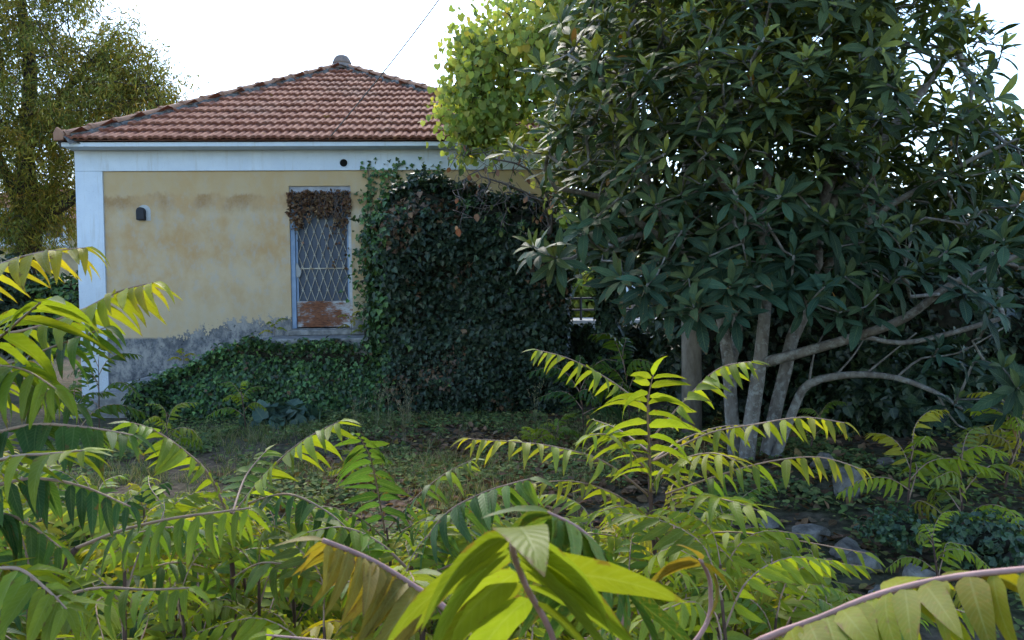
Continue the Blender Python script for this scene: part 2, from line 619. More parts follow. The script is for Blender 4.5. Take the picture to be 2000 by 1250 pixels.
def rust_material():
    t = NT('rusty_white_paint')
    p = t.obj()
    sx = t.n('ShaderNodeSeparateXYZ'); t.l(p, sx.inputs[0])
    n1 = t.noise(4.5, 7, .68, t.scale(p, 1, 1, 1.6))
    n2 = t.noise(22, 6, .75, t.scale(p, .5, 1, 2))
    cx = t.math('ABSOLUTE', t.math('SUBTRACT', sx.outputs[0], .40))
    cz = t.math('ABSOLUTE', t.math('SUBTRACT', sx.outputs[2], .17))
    mid = t.math('SUBTRACT', 1, t.math('ADD', t.math('MULTIPLY', cx, 1.9), t.math('MULTIPLY', cz, 1.6)))
    m = t.math('ADD', t.math('MULTIPLY', mid, .20), t.math('ADD', t.math('MULTIPLY', n1, .75), t.math('MULTIPLY', n2, .55)))
    f = t.ramp(m, .54, .76)
    rc = t.mix(t.ramp(n2, .35, .65), (.085, .034, .02), (.27, .105, .05))
    pc = t.mix(t.ramp(n1, .35, .65), (.45, .46, .47), (.60, .60, .58))
    t.col(t.mix(f, pc, rc))
    t.rough(.8, .25)
    t.bump(f, .3, .004)
    return t.m
M['rust'] = rust_material()
M['wood_pole'] = bark_mat('weathered_pole', (.30, .26, .215), (.15, .125, .10), 9)
M['bark_loquat'] = bark_mat('loquat_bark', (.24, .21, .18), (.11, .09, .075), 13, lich=(.34, .34, .31))
M['bark_dark'] = bark_mat('dark_bark', (.07, .058, .05), (.028, .022, .02), 12)
M['bark_twig'] = bark_mat('grey_twig', (.20, .165, .15), (.11, .085, .075), 12)
M['stem_red'] = bark_mat('reddish_stem', (.16, .095, .075), (.075, .045, .035), 20)
M['rachis'] = simple_mat('leaf_stalk', (.30, .19, .13), .6, .25, 12, 0, .3)
M['rachis_purple'] = simple_mat('purple_leaf_stalk', (.36, .205, .18), .55, .2, 18, 0, .3)
M['stone'] = None
def stone_material():
    t = NT('limestone')
    p = t.obj()
    n1 = t.noise(5, 7, .65, p)
    n2 = t.noise(22, 6, .7, p)
    c = t.mix(t.ramp(n1, .35, .65), (.085, .076, .064), (.29, .262, .22))
    c = t.mix(t.math('MULTIPLY', t.ramp(n2, .5, .66), .7), c, (.09, .085, .08))
    c = t.mix(t.math('MULTIPLY', t.ramp(t.noise(3, 4, .6, p), .55, .7), .6), c, (.07, .09, .035))
    t.col(c)
    t.rough(.95, .1)
    t.bump(t.math('ADD', n1, t.math('MULTIPLY', n2, .5)), .8, .03)
    return t.m
M['stone'] = stone_material()
M['leaf_ailanthus'] = leaf_mat('ailanthus_leaf', True, .5, .2, .46, 11, (1.12, 1.12, .9), .19, 0, vein_col=.15)
M['leaf_bronze'] = leaf_mat('ailanthus_leaf_bronze', True, .55, .18, .44, 14, (1.1, 1.1, .9), .1, .6, (.30, .19, .03), .2, 70)
M['leaf_loquat'] = leaf_mat('loquat_leaf', False, .52, .13, .18, 12, (1.25, 1.2, 1.0), .7, 0, vein_col=.12)
M['leaf_ivy'] = leaf_mat('ivy_leaf', False, .45, .35, .14, 3, (1.3, 1.3, 1.1), .15, 0, vein_col=.12)
M['leaf_judas'] = leaf_mat('heart_leaf', False, .5, .3, .5, 3, (1.1, 1.1, 1.0), .15, 0, vein_col=.15)
M['leaf_fine'] = leaf_mat('fine_leaf', False, .6, .15, .26, 3, (1.2, 1.2, 1.1), .1, 0, vein_col=.05)
M['leaf_dry'] = leaf_mat('dry_leaf', False, .85, .1, .2, 4, (1.1, 1.1, 1.1), .4, .3, (.08, .045, .025), .1, 40)
M['leaf_weed'] = leaf_mat('weed_leaf', False, .8, .08, .2, 3, (1.1, 1.1, 1.1), .1, 0, vein_col=.06)
M['grass'] = leaf_mat('grass_blade', False, .6, .2, .35, 1, (1, 1, 1), 0, 0, vein_col=0)
M['ivy_core'] = simple_mat('ivy_stems', (.028, .026, .018), .95, .5, 9, .6, .05)

# ------------------------------------------------------------------ ground
def make_ground():
    xs = np.concatenate([-np.geomspace(600, 9, 22), np.linspace(-8.5, 8.5, 100), np.geomspace(9, 600, 22)])
    ys = np.concatenate([-np.geomspace(200, 3, 10), np.linspace(-2.5, 16, 105), np.geomspace(16.6, 900, 24)])
    V = [(x, y, ground_h(x, y)) for y in ys for x in xs]
    nx = len(xs)
    F = [(j * nx + i, j * nx + i + 1, (j + 1) * nx + i + 1, (j + 1) * nx + i) for j in range(len(ys) - 1) for i in range(nx - 1)]
    mb = MB(); mb.v, mb.f = V, F
    return tag(mb.build('ground', M['soil'], None, True), kind='structure')
ground = make_ground()

# ------------------------------------------------------------------ house
YAW = R_(3.0)
HC = P(156, 440, 12.4); HC.z = 0
H_R = Vector((math.cos(YAW), math.sin(YAW), 0))
H_D = Vector((-math.sin(YAW), math.cos(YAW), 0))
def Fp(u, v, yo=0.0):
    """where the sight line through (u, v) meets the plane yo behind the house front: house x, z"""
    d = P(u, v, 1) - EYE
    s = (HC + H_D * yo - EYE).dot(H_D) / d.dot(H_D)
    q = EYE + d * s
    return (q - HC).dot(H_R), q.z
def HW(x, y, z): return HC + H_R * x + H_D * y + Vector((0, 0, z))

house = tag(empty('house', HC, YAW), 'old single-storey ochre house with white trim and red tiled hip roof', 'house')
X1 = Fp(1112, 330)[0]
PX = Fp(205, 450)[0]
BZ = Fp(450, 334)[1]
TZ = Fp(450, 291)[1]
DEPTH = 8.6
dx0, dx1 = Fp(567, 500)[0], Fp(687, 500)[0]
dzt, dzb = Fp(620, 363)[1], Fp(630, 641)[1]
# rendered walls: front with the door opening, reveals, sides and back in one shell
mb = MB()
RV = .16
def wallrect(x0, x1, z0, z1, y=0.0, nx=1):
    mb.add([(x0, y, z0), (x1, y, z0), (x1, y, z1), (x0, y, z1)], [(0, 1, 2, 3)])
wallrect(0, dx0, -.3, TZ); wallrect(dx1, X1, -.3, TZ); wallrect(dx0, dx1, dzt, TZ); wallrect(dx0, dx1, -.3, dzb)
mb.add([(dx0, 0, dzb), (dx0, RV, dzb), (dx0, RV, dzt), (dx0, 0, dzt)], [(0, 1, 2, 3)])
mb.add([(dx1, 0, dzb), (dx1, RV, dzb), (dx1, RV, dzt), (dx1, 0, dzt)], [(3, 2, 1, 0)])
mb.add([(dx0, 0, dzt), (dx1, 0, dzt), (dx1, RV, dzt), (dx0, RV, dzt)], [(3, 2, 1, 0)])
mb.add([(dx0, 0, dzb), (dx1, 0, dzb), (dx1, RV, dzb), (dx0, RV, dzb)], [(0, 1, 2, 3)])
mb.add([(0, 0, -.3), (0, DEPTH, -.3), (0, DEPTH, TZ), (0, 0, TZ)], [(3, 2, 1, 0)])
mb.add([(X1, 0, -.3), (X1, DEPTH, -.3), (X1, DEPTH, TZ), (X1, 0, TZ)], [(0, 1, 2, 3)])
mb.add([(0, DEPTH, -.3), (X1, DEPTH, -.3), (X1, DEPTH, TZ), (0, DEPTH, TZ)], [(3, 2, 1, 0)])
mb.build('wall', M['ochre'], house)
# white frieze and corner pilaster stand proud of the ochre panel
mb = MB(); mb.box(-.035, X1 + .035, -.035, .05, BZ, TZ + .01)
mb.build('frieze', M['white'], house, bevel=.006)
mb = MB(); mb.box(-.034, PX, -.034, .05, -.2, BZ - .002)
mb.box(-.0335, .05, .051, .5, -.2, BZ - .002)
mb.build('corner_pilaster', M['white'], house, bevel=.006)
# eaves slab
OV = .34
EZ = Fp(450, 277, -OV)[1]
FZ = Fp(450, 286, -OV)[1]
mb = MB(); mb.box(Fp(119, 281, -OV)[0], X1 + OV, -OV, DEPTH + OV, FZ, EZ)
mb.build('eaves_slab', M['white'], house, bevel=.012)
# wall lamp hood: an arched dark cowl on a pale patch
lx, lz = Fp(278, 418)
def arch(x, z, w, h, y0, y1, n=10):
    out = [(x - w / 2, z - h / 2), (x + w / 2, z - h / 2)]
    for k in range(n + 1):
        q = math.pi * k / n
        out.append((x + w / 2 * math.cos(q), z + h / 2 - w / 2 + w / 2 * math.sin(q)))
    m = len(out)
    vs = [(a, y0, b) for a, b in out] + [(a, y1, b) for a, b in out]
    return vs, [tuple(range(m)), tuple(range(2 * m - 1, m - 1, -1))] + [(i, i + m, (i + 1) % m + m, (i + 1) % m) for i in range(m)]
mb = MB(); mb.add(*arch(lx + .03, lz + .02, .2, .25, -.004, .01))
lamp = mb.build('wall_vent', simple_mat('pale_patch', (.5, .5, .49), .9, .15), house)
mb = MB(); mb.add(*arch(lx, lz, .125, .20, -.10, -.003))
mb.build('cowl', M['black'], lamp, bevel=.01)
# flue hole in the frieze; a black disc stands in for its inner shade
fx, fz = Fp(672, 319)
mb = MB()
n = 24
for (ra, ya), (rb, yb) in [((.052, -.034), (.075, -.046)), ((.075, -.046), (.078, -.034))]:
    vs = [(fx + ra * math.cos(2 * math.pi * k / n), ya, fz + ra * math.sin(2 * math.pi * k / n)) for k in range(n)]
    vs += [(fx + rb * math.cos(2 * math.pi * k / n), yb, fz + rb * math.sin(2 * math.pi * k / n)) for k in range(n)]
    mb.add(vs, [(k, (k + 1) % n, n + (k + 1) % n, n + k) for k in range(n)])
flue = mb.build('flue_collar', M['white'], house)
mb = MB(); mb.add([(fx + .06 * math.cos(2 * math.pi * k / n), -.041, fz + .06 * math.sin(2 * math.pi * k / n)) for k in range(n)], [tuple(range(n))])
mb.build('flue_shade_disc', M['hole'], flue)

# ---- door
door = empty('door', (dx0, .0, dzb)); door.parent = house
tag(door, 'white metal door with diamond grille and rusty kick panel')
DW, DH = dx1 - dx0, dzt - dzb
mb = MB(); mb.box(.0, DW, .03, .12, DH - .115, DH - .002); mb.build('lintel', M['greymetal'], door, bevel=.004)
mb = MB(); mb.box(.002, .075, .02, .11, .0, DH - .117); mb.build('jamb', M['bluemetal'], door, bevel=.005)
mb = MB(); mb.box(DW - .05, DW - .002, .02, .11, .0, DH - .117); tag(mb.build('jamb', M['rust'], door, bevel=.005), 'white flaking right jamb')
gx0, gx1 = .09, DW - .055
kz = Fp(630, 588)[1] - dzb
gz1 = DH - .13
mb = MB(); mb.box(gx0, gx1, .09, .10, kz + .002, gz1); mb.build('pane', M['pane'], door)
mb = MB(); mb.box(gx0 - .01, gx1 + .002, .045, .085, .02, kz); mb.box(gx0 - .01, gx1 + .002, .04, .0455, kz - .035, kz - .002)
tag(mb.build('kick_panel', M['rust'], door, bevel=.004), 'rusted white sheet metal kick panel')
# leaf frame
mb = MB()
mb.box(gx0 - .012, gx0 + .022, .05, .088, kz + .002, gz1); mb.box(gx1 - .022, gx1 + .004, .05, .088, kz + .002, gz1)
mb.build('stile', M['bluemetal'], door)
ra_ = Fp(630, 524)[1] - dzb
mb = MB(); mb.box(gx0 + .023, gx1 - .023, .055, .075, ra_ - .008, ra_ + .008); mb.build('rail', M['grille'], door)
# handle plate
mb = MB(); mb.add([(gx0 - .01, .03, ra_ - .14), (gx0 + .05, .03, ra_ - .13), (gx0 + .075, .03, ra_ - .05), (gx0 + .02, .03, ra_ + .08), (gx0 - .01, .03, ra_ + .09)] +
                  [(gx0 - .01, .049, ra_ - .14), (gx0 + .05, .049, ra_ - .13), (gx0 + .075, .049, ra_ - .05), (gx0 + .02, .049, ra_ + .08), (gx0 - .01, .049, ra_ + .09)],
                  [(0, 1, 2, 3, 4), (9, 8, 7, 6, 5)] + [(i, i + 5, (i + 1) % 5 + 5, (i + 1) % 5) for i in range(5)])
mb.build('lock_plate', M['nosing'], door)
# diamond grille: every bar and every clasp its own piece
a0, a1, b0, b1 = gx0 + .022, gx1 - .022, kz + .004, gz1 - .002
cw, chh = (a1 - a0) / 6.0, (b1 - b0) / 9.0 * .98
slope = chh * 2 / cw
knots = set()
for sgn in (1, -1):
    for k in range(-22, 30):
        c = k * cw
        # line x = a0 + c + sgn * (z-b0)/slope*... clipped to the opening
        pts = []
        for zz in (b0, b1):
            pts.append((a0 + c + sgn * (zz - b0) * cw / (2 * chh) * 1.0, zz))
        (xa, za), (xb, zb) = pts
        def clip(xt): return za + (xt - xa) / (xb - xa) * (zb - za)
        zlo, zhi = za, zb
        for xt in (a0, a1):
            zt = clip(xt)
            inc = (xb > xa)
            if (xt == a0) == inc: zlo = max(zlo, zt)
            else: zhi = min(zhi, zt)
        if zhi - zlo < .03: continue
        fx_ = lambda zt: xa + (zt - za) / (zb - za) * (xb - xa)
        mb = MB(); mb.tube([(fx_(zlo), .062 + .006 * sgn, zlo), (fx_(zhi), .062 + .006 * sgn, zhi)], .0055, 5)
        mb.build('grille_bar', M['grille'], door)
mk = MB()
for q in range(4):
    an = math.pi / 4 + q * math.pi / 2
    mk.tube([(0, 0, 0), (.016 * math.cos(an), -.004, .022 * math.sin(an)), (.024 * math.cos(an + .25), -.01, .03 * math.sin(an + .25))], [.006, .005, .004], 4)
mk.tube([(-.010, -.004, 0), (.010, -.004, 0)], .008, 5)
km = mk.mesh('grille_clasp', M['grille'])
j = 0
while b0 + j * chh < b1 - .03:
    if j > 0:
        for i in range(-1, 8):
            x = a0 + i * cw + (j % 2) * cw / 2
            if a0 + .015 < x < a1 - .015: link('grille_clasp', km, door, (x, .052, b0 + j * chh))
    j += 1

# ---- roof
APY = 4.35
xa, za = Fp(668, 134, APY)
EL, ER = Fp(121, 270, -OV - .05)[0], X1 + OV + .02
ey = -OV - .05
ez = EZ + .012
apex = Vector((xa, APY, za))
eyb = DEPTH + OV
corners = [Vector((EL, ey, ez)), Vector((ER, ey, ez)), Vector((ER, eyb, ez)), Vector((EL, eyb, ez))]
mb = MB()
mb.add([c + Vector((0, 0, .0)) for c in corners] + [apex], [(0, 1, 4), (1, 2, 4), (2, 3, 4), (3, 0, 4)])
roof = mb.build('roof', M['tile'], house)
sl = Vector((0, APY - ey, za - ez)); SL = sl.length; sl.normalize()
nrm = Vector((0, -sl.z, sl.y))
TW = .222
prof = [(0, .010), (.025, .030), (.065, .032), (.092, .010), (.111, .004), (.130, .010), (.157, .030), (.197, .032), (.222, .010)]
def tile_mesh(nm, jit):
    V, F = [], []
    k = len(prof)
    Lt = .40
    for (s, lift) in ((0.0, .042), (.02, .046), (Lt, .002)):
        for x, h in prof: V.append(Vector((x, 0, 0)) + sl * s + nrm * (h + lift))
    for x, h in prof: V.append(Vector((x, 0, 0)) + nrm * (h + .006))
    for r in range(2):
        for i in range(k - 1):
            a = r * k + i
            F.append((a, a + 1, a + k + 1, a + k))
    for i in range(k - 1): F.append((3 * k + i, 3 * k + i + 1, i + 1, i))
    m = MB(); m.add(V, F)
    return m.mesh(nm, M['tile'])
tmesh = [tile_mesh('roof_tile', q) for q in range(1)]
NR = 13
EXP = (SL - .12) / NR
cnt_tiles = 0
for r in range(NR):
    s0 = r * EXP
    f = (s0 + EXP * .5) / SL
    xl = EL + (xa - EL) * f
    xr = ER + (xa - ER) * f
    k0 = math.floor((xl - EL) / TW)
    x = EL + k0 * TW + .02
    while x < xr - TW * .3:
        if x + TW * .8 > xl:
            o = link('roof_tile', tmesh[0], roof, Vector((x + random.uniform(-.004, .004), ey, ez)) + sl * (s0 + random.uniform(-.008, .008)) + nrm * random.uniform(0, .006))
            o.rotation_euler = (random.uniform(-.01, .01), random.uniform(-.012, .012), random.uniform(-.012, .012))
            cnt_tiles += 1
        x += TW
# the three faces that look away from the viewer: courses of the same wavy tile, one sheet each
def wavy_face(a, b, top, n):
    a, b, top = Vector(a), Vector(b), Vector(top)
    ax = (b - a); Lx = ax.length; ax.normalize()
    foot = a + ax * (top - a).dot(ax)
    up = top - foot; Lu = up.length; up.normalize()
    nn = ax.cross(up).normalized()
    rows = int(Lu / .35)
    m = MB()
    ft = (foot - a).length / Lx
    for r in range(rows):
        f0, f1 = r / rows, (r + 1) / rows
        l0, r0 = ft * f0 * Lx, Lx - (1 - ft) * f0 * Lx
        k = max(2, int((r0 - l0) / .056))
        V = []
        for (ff, lift) in ((f0, .034), (min(1, f1), .0)):
            la, rb = ft * f0 * Lx, Lx - (1 - ft) * f0 * Lx
            for i in range(k + 1):
                x = la + (rb - la) * i / k
                V.append(a + ax * x + up * (ff * Lu) + nn * (lift + .012 + .012 * math.sin(i * math.pi / 2)))
        m.add(V, [(i, i + 1, k + 2 + i, k + 1 + i) for i in range(k)])
    return m
m_ = wavy_face(corners[1], corners[2], apex, 0).build('tile_courses', M['tile'], roof); tag(m_, kind='stuff')
m_ = wavy_face(corners[2], corners[3], apex, 0).build('tile_courses', M['tile'], roof); tag(m_, kind='stuff')
m_ = wavy_face(corners[3], corners[0], apex, 0).build('tile_courses', M['tile'], roof); tag(m_, kind='stuff')
# hip caps with bedding mortar
def cap_mesh(L):
    V, F = [], []
    n = 8
    for (y, rr) in ((-.02, .098), (.03, .098), (.035, .084), (L, .072)):
        for i in range(n + 1):
            q = math.pi * i / n
            V.append((rr * math.cos(q), y, rr * math.sin(q) * .9))
    for r in range(3):
        for i in range(n): F.append((r * (n + 1) + i, r * (n + 1) + i + 1, (r + 1) * (n + 1) + i + 1, (r + 1) * (n + 1) + i))
    F.append(tuple(range(n, -1, -1)))
    m = MB(); m.add(V, F)
    return m.mesh('hip_cap', M['ridge'])
capm = cap_mesh(.46)
for ci, c in enumerate(corners):
    v = apex - c
    Lh = v.length
    d = v.normalized()
    ncap = int(Lh / .44)
    q = d.to_track_quat('Y', 'Z')
    mm = MB()
    npts = 70
    sd_ = d.cross(Vector((0, 0, 1))).normalized()
    un_ = sd_.cross(d).normalized()
    Vm, Fm = [], []
    for i in range(npts + 1):
        p = c + v * (i / npts * .99)
        for a_, h_ in ((-.15, -.09), (-.115, .04), (-.05, .075), (.05, .075), (.115, .04), (.15, -.09)):
            Vm.append(p + sd_ * (a_ + random.gauss(0, .014)) + un_ * (h_ + random.gauss(0, .012)))
    for i in range(npts):
        for k in range(5): Fm.append((i * 6 + k, i * 6 + k + 1, (i + 1) * 6 + k + 1, (i + 1) * 6 + k))
    mm.add(Vm, Fm)
    mm.build('mortar', M['mortar'], roof)
    for i in range(ncap):
        o = link('hip_cap', capm, roof, c + d * (.05 + i * (Lh - .25) / ncap) + Vector((0, 0, .065)))
        o.rotation_mode = 'QUATERNION'
        o.rotation_quaternion = q
        o.scale = (random.uniform(.94, 1.04), 1, random.uniform(.94, 1.06))
mb = MB(); mb.lathe([(.31, -.10), (.28, -.02), (.22, .03), (.18, .045), (.205, .055), (.195, .085), (.165, .16), (.12, .215), (.07, .235), (.0, .24)], 18, apex + Vector((0, 0, .04)))
tag(mb.build('roof_finial', simple_mat('finial_clay', (.30, .22, .18), .95, .35, 8, .5, .1, c2=(.17, .15, .14)), roof, True), 'bell shaped clay cap on the peak')
mb = MB()
cc = corners[0] + Vector((-.03, -.03, .02))
mb.add([cc + Vector(t) * .75 for t in ((-.10, -.03, -.04), (.10, -.05, -.03), (.12, -.05, .10), (.04, -.03, .20), (-.04, -.02, .25), (-.11, -.02, .12),
                                 (-.10, .03, -.04), (.10, .01, -.03), (.12, .01, .10), (.04, .03, .20), (-.04, .04, .25), (-.11, .04, .12))],
       [(0, 1, 2, 3, 4, 5), (11, 10, 9, 8, 7, 6)] + [(i, i + 6, (i + 1) % 6 + 6, (i + 1) % 6) for i in range(6)])
mb.build('corner_tile', M['ridge'], roof, bevel=.015)

# ------------------------------------------------------------------ entrance steps
steps = tag(empty('entrance_steps', HW(Fp(320, 727, -1)[0], -.6, 0), YAW), 'grey concrete entrance steps and landing below the rusty door', 'steps')
SO = Vector((Fp(320, 727, -1)[0], -.6, 0))
LZ = Fp(620, 658, -.6)[1]
lxa, lxb = Fp(500, 670, -1.1)[0], Fp(748, 665, -1.1)[0]
mb = MB(); mb.box(lxa - SO.x, lxb - SO.x, -1.12 + .6, -.004 + .6, -.2, LZ); mb.build('landing', M['concrete'], steps, bevel=.015)
mb = MB(); mb.box(dx0 - SO.x - .02, dx1 - SO.x + .2, -.17 + .6, -.003 + .6, LZ + .003, dzb - .015); mb.build('door_sill', M['concrete'], steps, bevel=.015)
NS = 6
for i in range(NS):
    x0 = lxa - (i + 1) * .46
    z = LZ - (i + 1) * .148
    if z < .08: break
    mb = MB(); mb.box(x0 - SO.x, x0 + .46 - SO.x - .002, -1.1 + .6, -.004 + .6, -.2, z); s = mb.build('step', M['concrete'], steps, bevel=.015)
    mb = MB(); mb.box(x0 - SO.x - .012, x0 - SO.x + .05, -1.115 + .6, -.1 + .6, z - .035, z + .006); mb.build('nosing', M['nosing'], s, bevel=.01)
mb = MB(); mb.box(lxa - SO.x - .012, lxa - SO.x + .06, -1.135 + .6, -.1 + .6, LZ - .05, LZ + .006); mb.build('nosing', M['nosing'], steps, bevel=.01)

# ------------------------------------------------------------------ ivy
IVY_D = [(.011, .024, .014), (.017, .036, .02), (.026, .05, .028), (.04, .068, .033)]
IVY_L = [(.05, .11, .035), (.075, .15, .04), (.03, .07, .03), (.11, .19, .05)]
BROWN = [(.11, .055, .03), (.17, .09, .05), (.08, .045, .03), (.20, .12, .07)]

def ivy_leaves(pos, nrm, size, cols, hang=.75, spread=.55):
    """leaves lie like shingles: tips hang, faces look outward"""
    N = len(pos)
    F = np.tile(np.array([0, 0, -1.0]), (N, 1)) * hang + nrm * .35 + rnd3(N) * spread
    Nn = nrm + np.array([0, 0, .45]) + rnd3(N) * .42
    return frames(F, Nn), size * (.65 + rng.random(N) * .7)

def tn(x, y, z, s=1.0): return noise.noise((x * s, y * s, z * s))

def ivy_block(name, label, x0, x1, y0, y1, topf, zb, nleaf, origin_rz, leaf=.095, bulge=.28, colw=None, rightopen=False):
    """ivy grown over a wall block; house coordinates; topf(x) is the height of its top"""
    base = HW((x0 + x1) / 2, (y0 + y1) / 2, 0)
    o = tag(empty(name, base, YAW), label, 'ivy')
    ox, oy = (x0 + x1) / 2, (y0 + y1) / 2
    def bul(x, z, k): return bulge * (.55 + .9 * tn(x, z, k, .9) + .5 * tn(x, z, k + 5, 2.3))
    pts, nr = [], []
    def samp(n):
        out = []
        A = []
        zt = max(topf(x0 + (x1 - x0) * i / 20) for i in range(21))
        areas = [(x1 - x0) * (zt - zb), (y1 - y0) * (zt - zb), (y1 - y0) * (zt - zb), (x1 - x0) * (y1 - y0)]
        w = np.array(areas) / sum(areas)
        for q in rng.choice(4, n, p=w):
            a, b = rng.random(2)
            if q == 0:
                x = x0 + a * (x1 - x0); z = zb + b * (topf(x) - zb)
                k = sstep(0, .5, topf(x) - z)
                y = y0 - bul(x, z, 0) * (.25 + .75 * k) + (1 - k) * .2
                nv = (0, -1, .25 + .9 * (1 - k))
            elif q == 1:
                y = y0 + a * (y1 - y0); z = zb + b * (topf(x0) - zb); x = x0 - bul(y, z, 3) * .7; nv = (-1, -.2, .25)
            elif q == 2:
                y = y0 + a * (y1 - y0); z = zb + b * (topf(x1) - zb); x = x1 + bul(y, z, 7) * .7; nv = (1, -.2, .25)
            else:
                x = x0 + a * (x1 - x0); y = y0 + b * (y1 - y0); z = topf(x) + bul(x, y, 9) * .8; nv = (0, -.35, 1)
            out.append((x, y, z, *nv))
        return np.array(out)
    S = samp(nleaf)
    # patchy growth
    keep = np.array([tn(s[0], s[1], s[2], 1.7) + .5 * tn(s[0], s[1] + 9, s[2], 4.5) > -.52 for s in S]) | (rng.random(len(S)) < .35)
    S = S[keep]
    pos = S[:, :3] + rnd3(len(S)) * np.array([.04, .05, .04])
    nv = unit(S[:, 3:])
    # core that the leaves hang on
    m = MB()
    nx, nz = 26, 22
    V = []
    for j in range(nz + 1):
        for i in range(nx + 1):
            x = x0 + .04 + (x1 - x0 - .08) * i / nx
            z = zb + (topf(x) - .06 - zb) * j / nz
            V.append((x - ox, y0 + .09 - bul(x, z, 0) * .75 * sstep(0, .5, topf(x) - z) - oy, z))
    Fq = [(j * (nx + 1) + i, j * (nx + 1) + i + 1, (j + 1) * (nx + 1) + i + 1, (j + 1) * (nx + 1) + i) for j in range(nz) for i in range(nx)]
    nb = len(V)
    for j in (0, nz):
        for i in range(nx + 1):
            v = V[j * (nx + 1) + i]
            V.append((v[0], y1 - .02 - oy, v[2]))
    for i in range(nx):
        Fq.append((nz * (nx + 1) + i, nz * (nx + 1) + i + 1, nb + nx + 1 + i + 1, nb + nx + 1 + i))
    # sides
    Fq.append(tuple([j * (nx + 1) for j in range(nz, -1, -1)] + [nb, nb + nx + 1]))
    Fq.append(tuple([j * (nx + 1) + nx for j in range(nz + 1)] + [nb + nx + 1 + nx, nb + nx]))
    m.add(V, Fq)
    m.build('stem_mat', M['ivy_core'], o, True)
    return o, pos - np.array([ox, oy, 0]), nv, S

# the tall ivy mass right of the door
ix0, ix1 = Fp(742, 600, -1.3)[0], Fp(1095, 600, -1.3)[0]
_tops = [(Fp(u, v, -1.0)) for u, v in ((725, 455), (760, 385), (810, 352), (850, 365), (890, 372), (940, 380), (985, 395), (1030, 405), (1080, 420), (1125, 440))]
def top_ivy(x):
    for (a, za_), (b, zb_) in zip(_tops, _tops[1:]):
        if x <= b:
            t = min(1, max(0, (x - a) / (b - a)))
            return za_ + (zb_ - za_) * t - .10 + .06 * tn(x, 0, 0, 4)
    return _tops[-1][1] - .1
ivy, pos, nv, S = ivy_block('ivy_thicket', 'tall dark ivy mass right of the rusty door, covering the wall', ix0, ix1, -1.35, -.05, top_ivy, 0, 26000, YAW)
colr = pick(IVY_D, len(pos), [3, 4, 3, 1.2])
bl = np.array([tn(s[0], s[1], s[2], .8) for s in S])
isb = (np.array([tn(s[0] + 20, s[1], s[2], 1.3) for s in S]) > .28) & (rng.random(len(S)) < .32)
topz = np.array([top_ivy(s[0]) for s in S])
isb |= (S[:, 0] < ix0 + 1.2) & (topz - S[:, 2] < .42) & (topz - S[:, 2] > .1) & (rng.random(len(S)) < .45)
colr[isb] = pick(BROWN, isb.sum())
lit = (S[:, 0] < ix0 + .15) & (rng.random(len(S)) < .7)  # light green leaves along the left edge
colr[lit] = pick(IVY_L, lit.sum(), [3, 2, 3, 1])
sh_p, sh_n = [], []
off_ = np.array([(ix0 + ix1) / 2, (-1.35 - .05) / 2, 0])
shm = MB()
cand = np.nonzero((topz - S[:, 2] < .5) | (S[:, 0] < ix0 + .1) | (rng.random(len(S)) < .1))[0]
for q in rng.choice(cand, 90, replace=False):
    p0 = pos[q]; d0 = unit(nv[q] + np.array([rng.normal() * .7, -.1, rng.uniform(.1, 1.0)])); L0 = rng.uniform(.15, .48)
    line = []
    for k_ in range(9):
        f_ = k_ / 8
        line.append(p0 + d0 * L0 * f_ + np.array([0, 0, -.45 * L0 * f_ * f_ * 1.4]))
        for _ in range(2): sh_p.append(line[-1] + rng.normal(size=3) * .02); sh_n.append(nv[q])
    shm.tube([tuple(x) for x in line], [.005 - .0004 * k_ for k_ in range(9)], 4)
tag(shm.build('shoots', M['bark_twig'], ivy), kind='stuff')
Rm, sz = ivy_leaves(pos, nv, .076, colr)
lowm = S[:, 2] < 1.0
sz[lowm] *= .75
sh_p, sh_n = np.array(sh_p), np.array(sh_n)
sh_c = pick(IVY_D + IVY_L, len(sh_p), [1, 2, 3, 2, 3, 2, 2, 1])
R2, s2_ = ivy_leaves(sh_p, sh_n, .07, sh_c)
pos = np.concatenate([pos, sh_p]); Rm = np.concatenate([Rm, R2]); sz = np.concatenate([sz, s2_]); colr = np.concatenate([colr, sh_c])
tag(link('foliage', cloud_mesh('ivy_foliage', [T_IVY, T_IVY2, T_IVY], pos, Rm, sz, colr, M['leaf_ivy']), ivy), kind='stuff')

# ivy over the side of the steps
_st = [Fp(u, v, -1.15) for u, v in ((280, 790), (300, 752), (330, 737), (390, 712), (440, 690), (490, 672), (560, 666), (640, 660), (700, 664), (752, 668))]
def top_st(x):
    for (a, za_), (b, zb_) in zip(_st, _st[1:]):
        if x <= b:
            t = min(1, max(0, (x - a) / (b - a)))
            return za_ + (zb_ - za_) * t - (.03 + .13 * sstep(lxa - .1, lxa + .5, x) * sstep(lxb + .1, lxb - .3, x)) + .03 * tn(x, 3, 0, 5)
    return _st[-1][1]
sivy, pos, nv, S = ivy_block('ivy_drape', 'low green ivy draped over the side of the entrance steps', Fp(290, 790, -1.2)[0], Fp(756, 720, -1.2)[0], -1.27, -1.13, top_st, 0, 17000, YAW, bulge=.13)
colr = pick(IVY_L + IVY_D[1:], len(pos), [5, 3.2, 4, 1.6, 1, 2, 2])
dk = (np.array([tn(s[0], s[1], s[2], 2.0) for s in S]) > .05)
colr[dk] *= .75
colr *= 1.35
isb = rng.random(len(S)) < .03
colr[isb] = pick(BROWN, isb.sum())
Rm, sz = ivy_leaves(pos, nv, .058, colr)
tag(link('foliage', cloud_mesh('drape_foliage', [T_IVY, T_IVY2], pos, Rm, sz, colr, M['leaf_ivy']), sivy), kind='stuff')

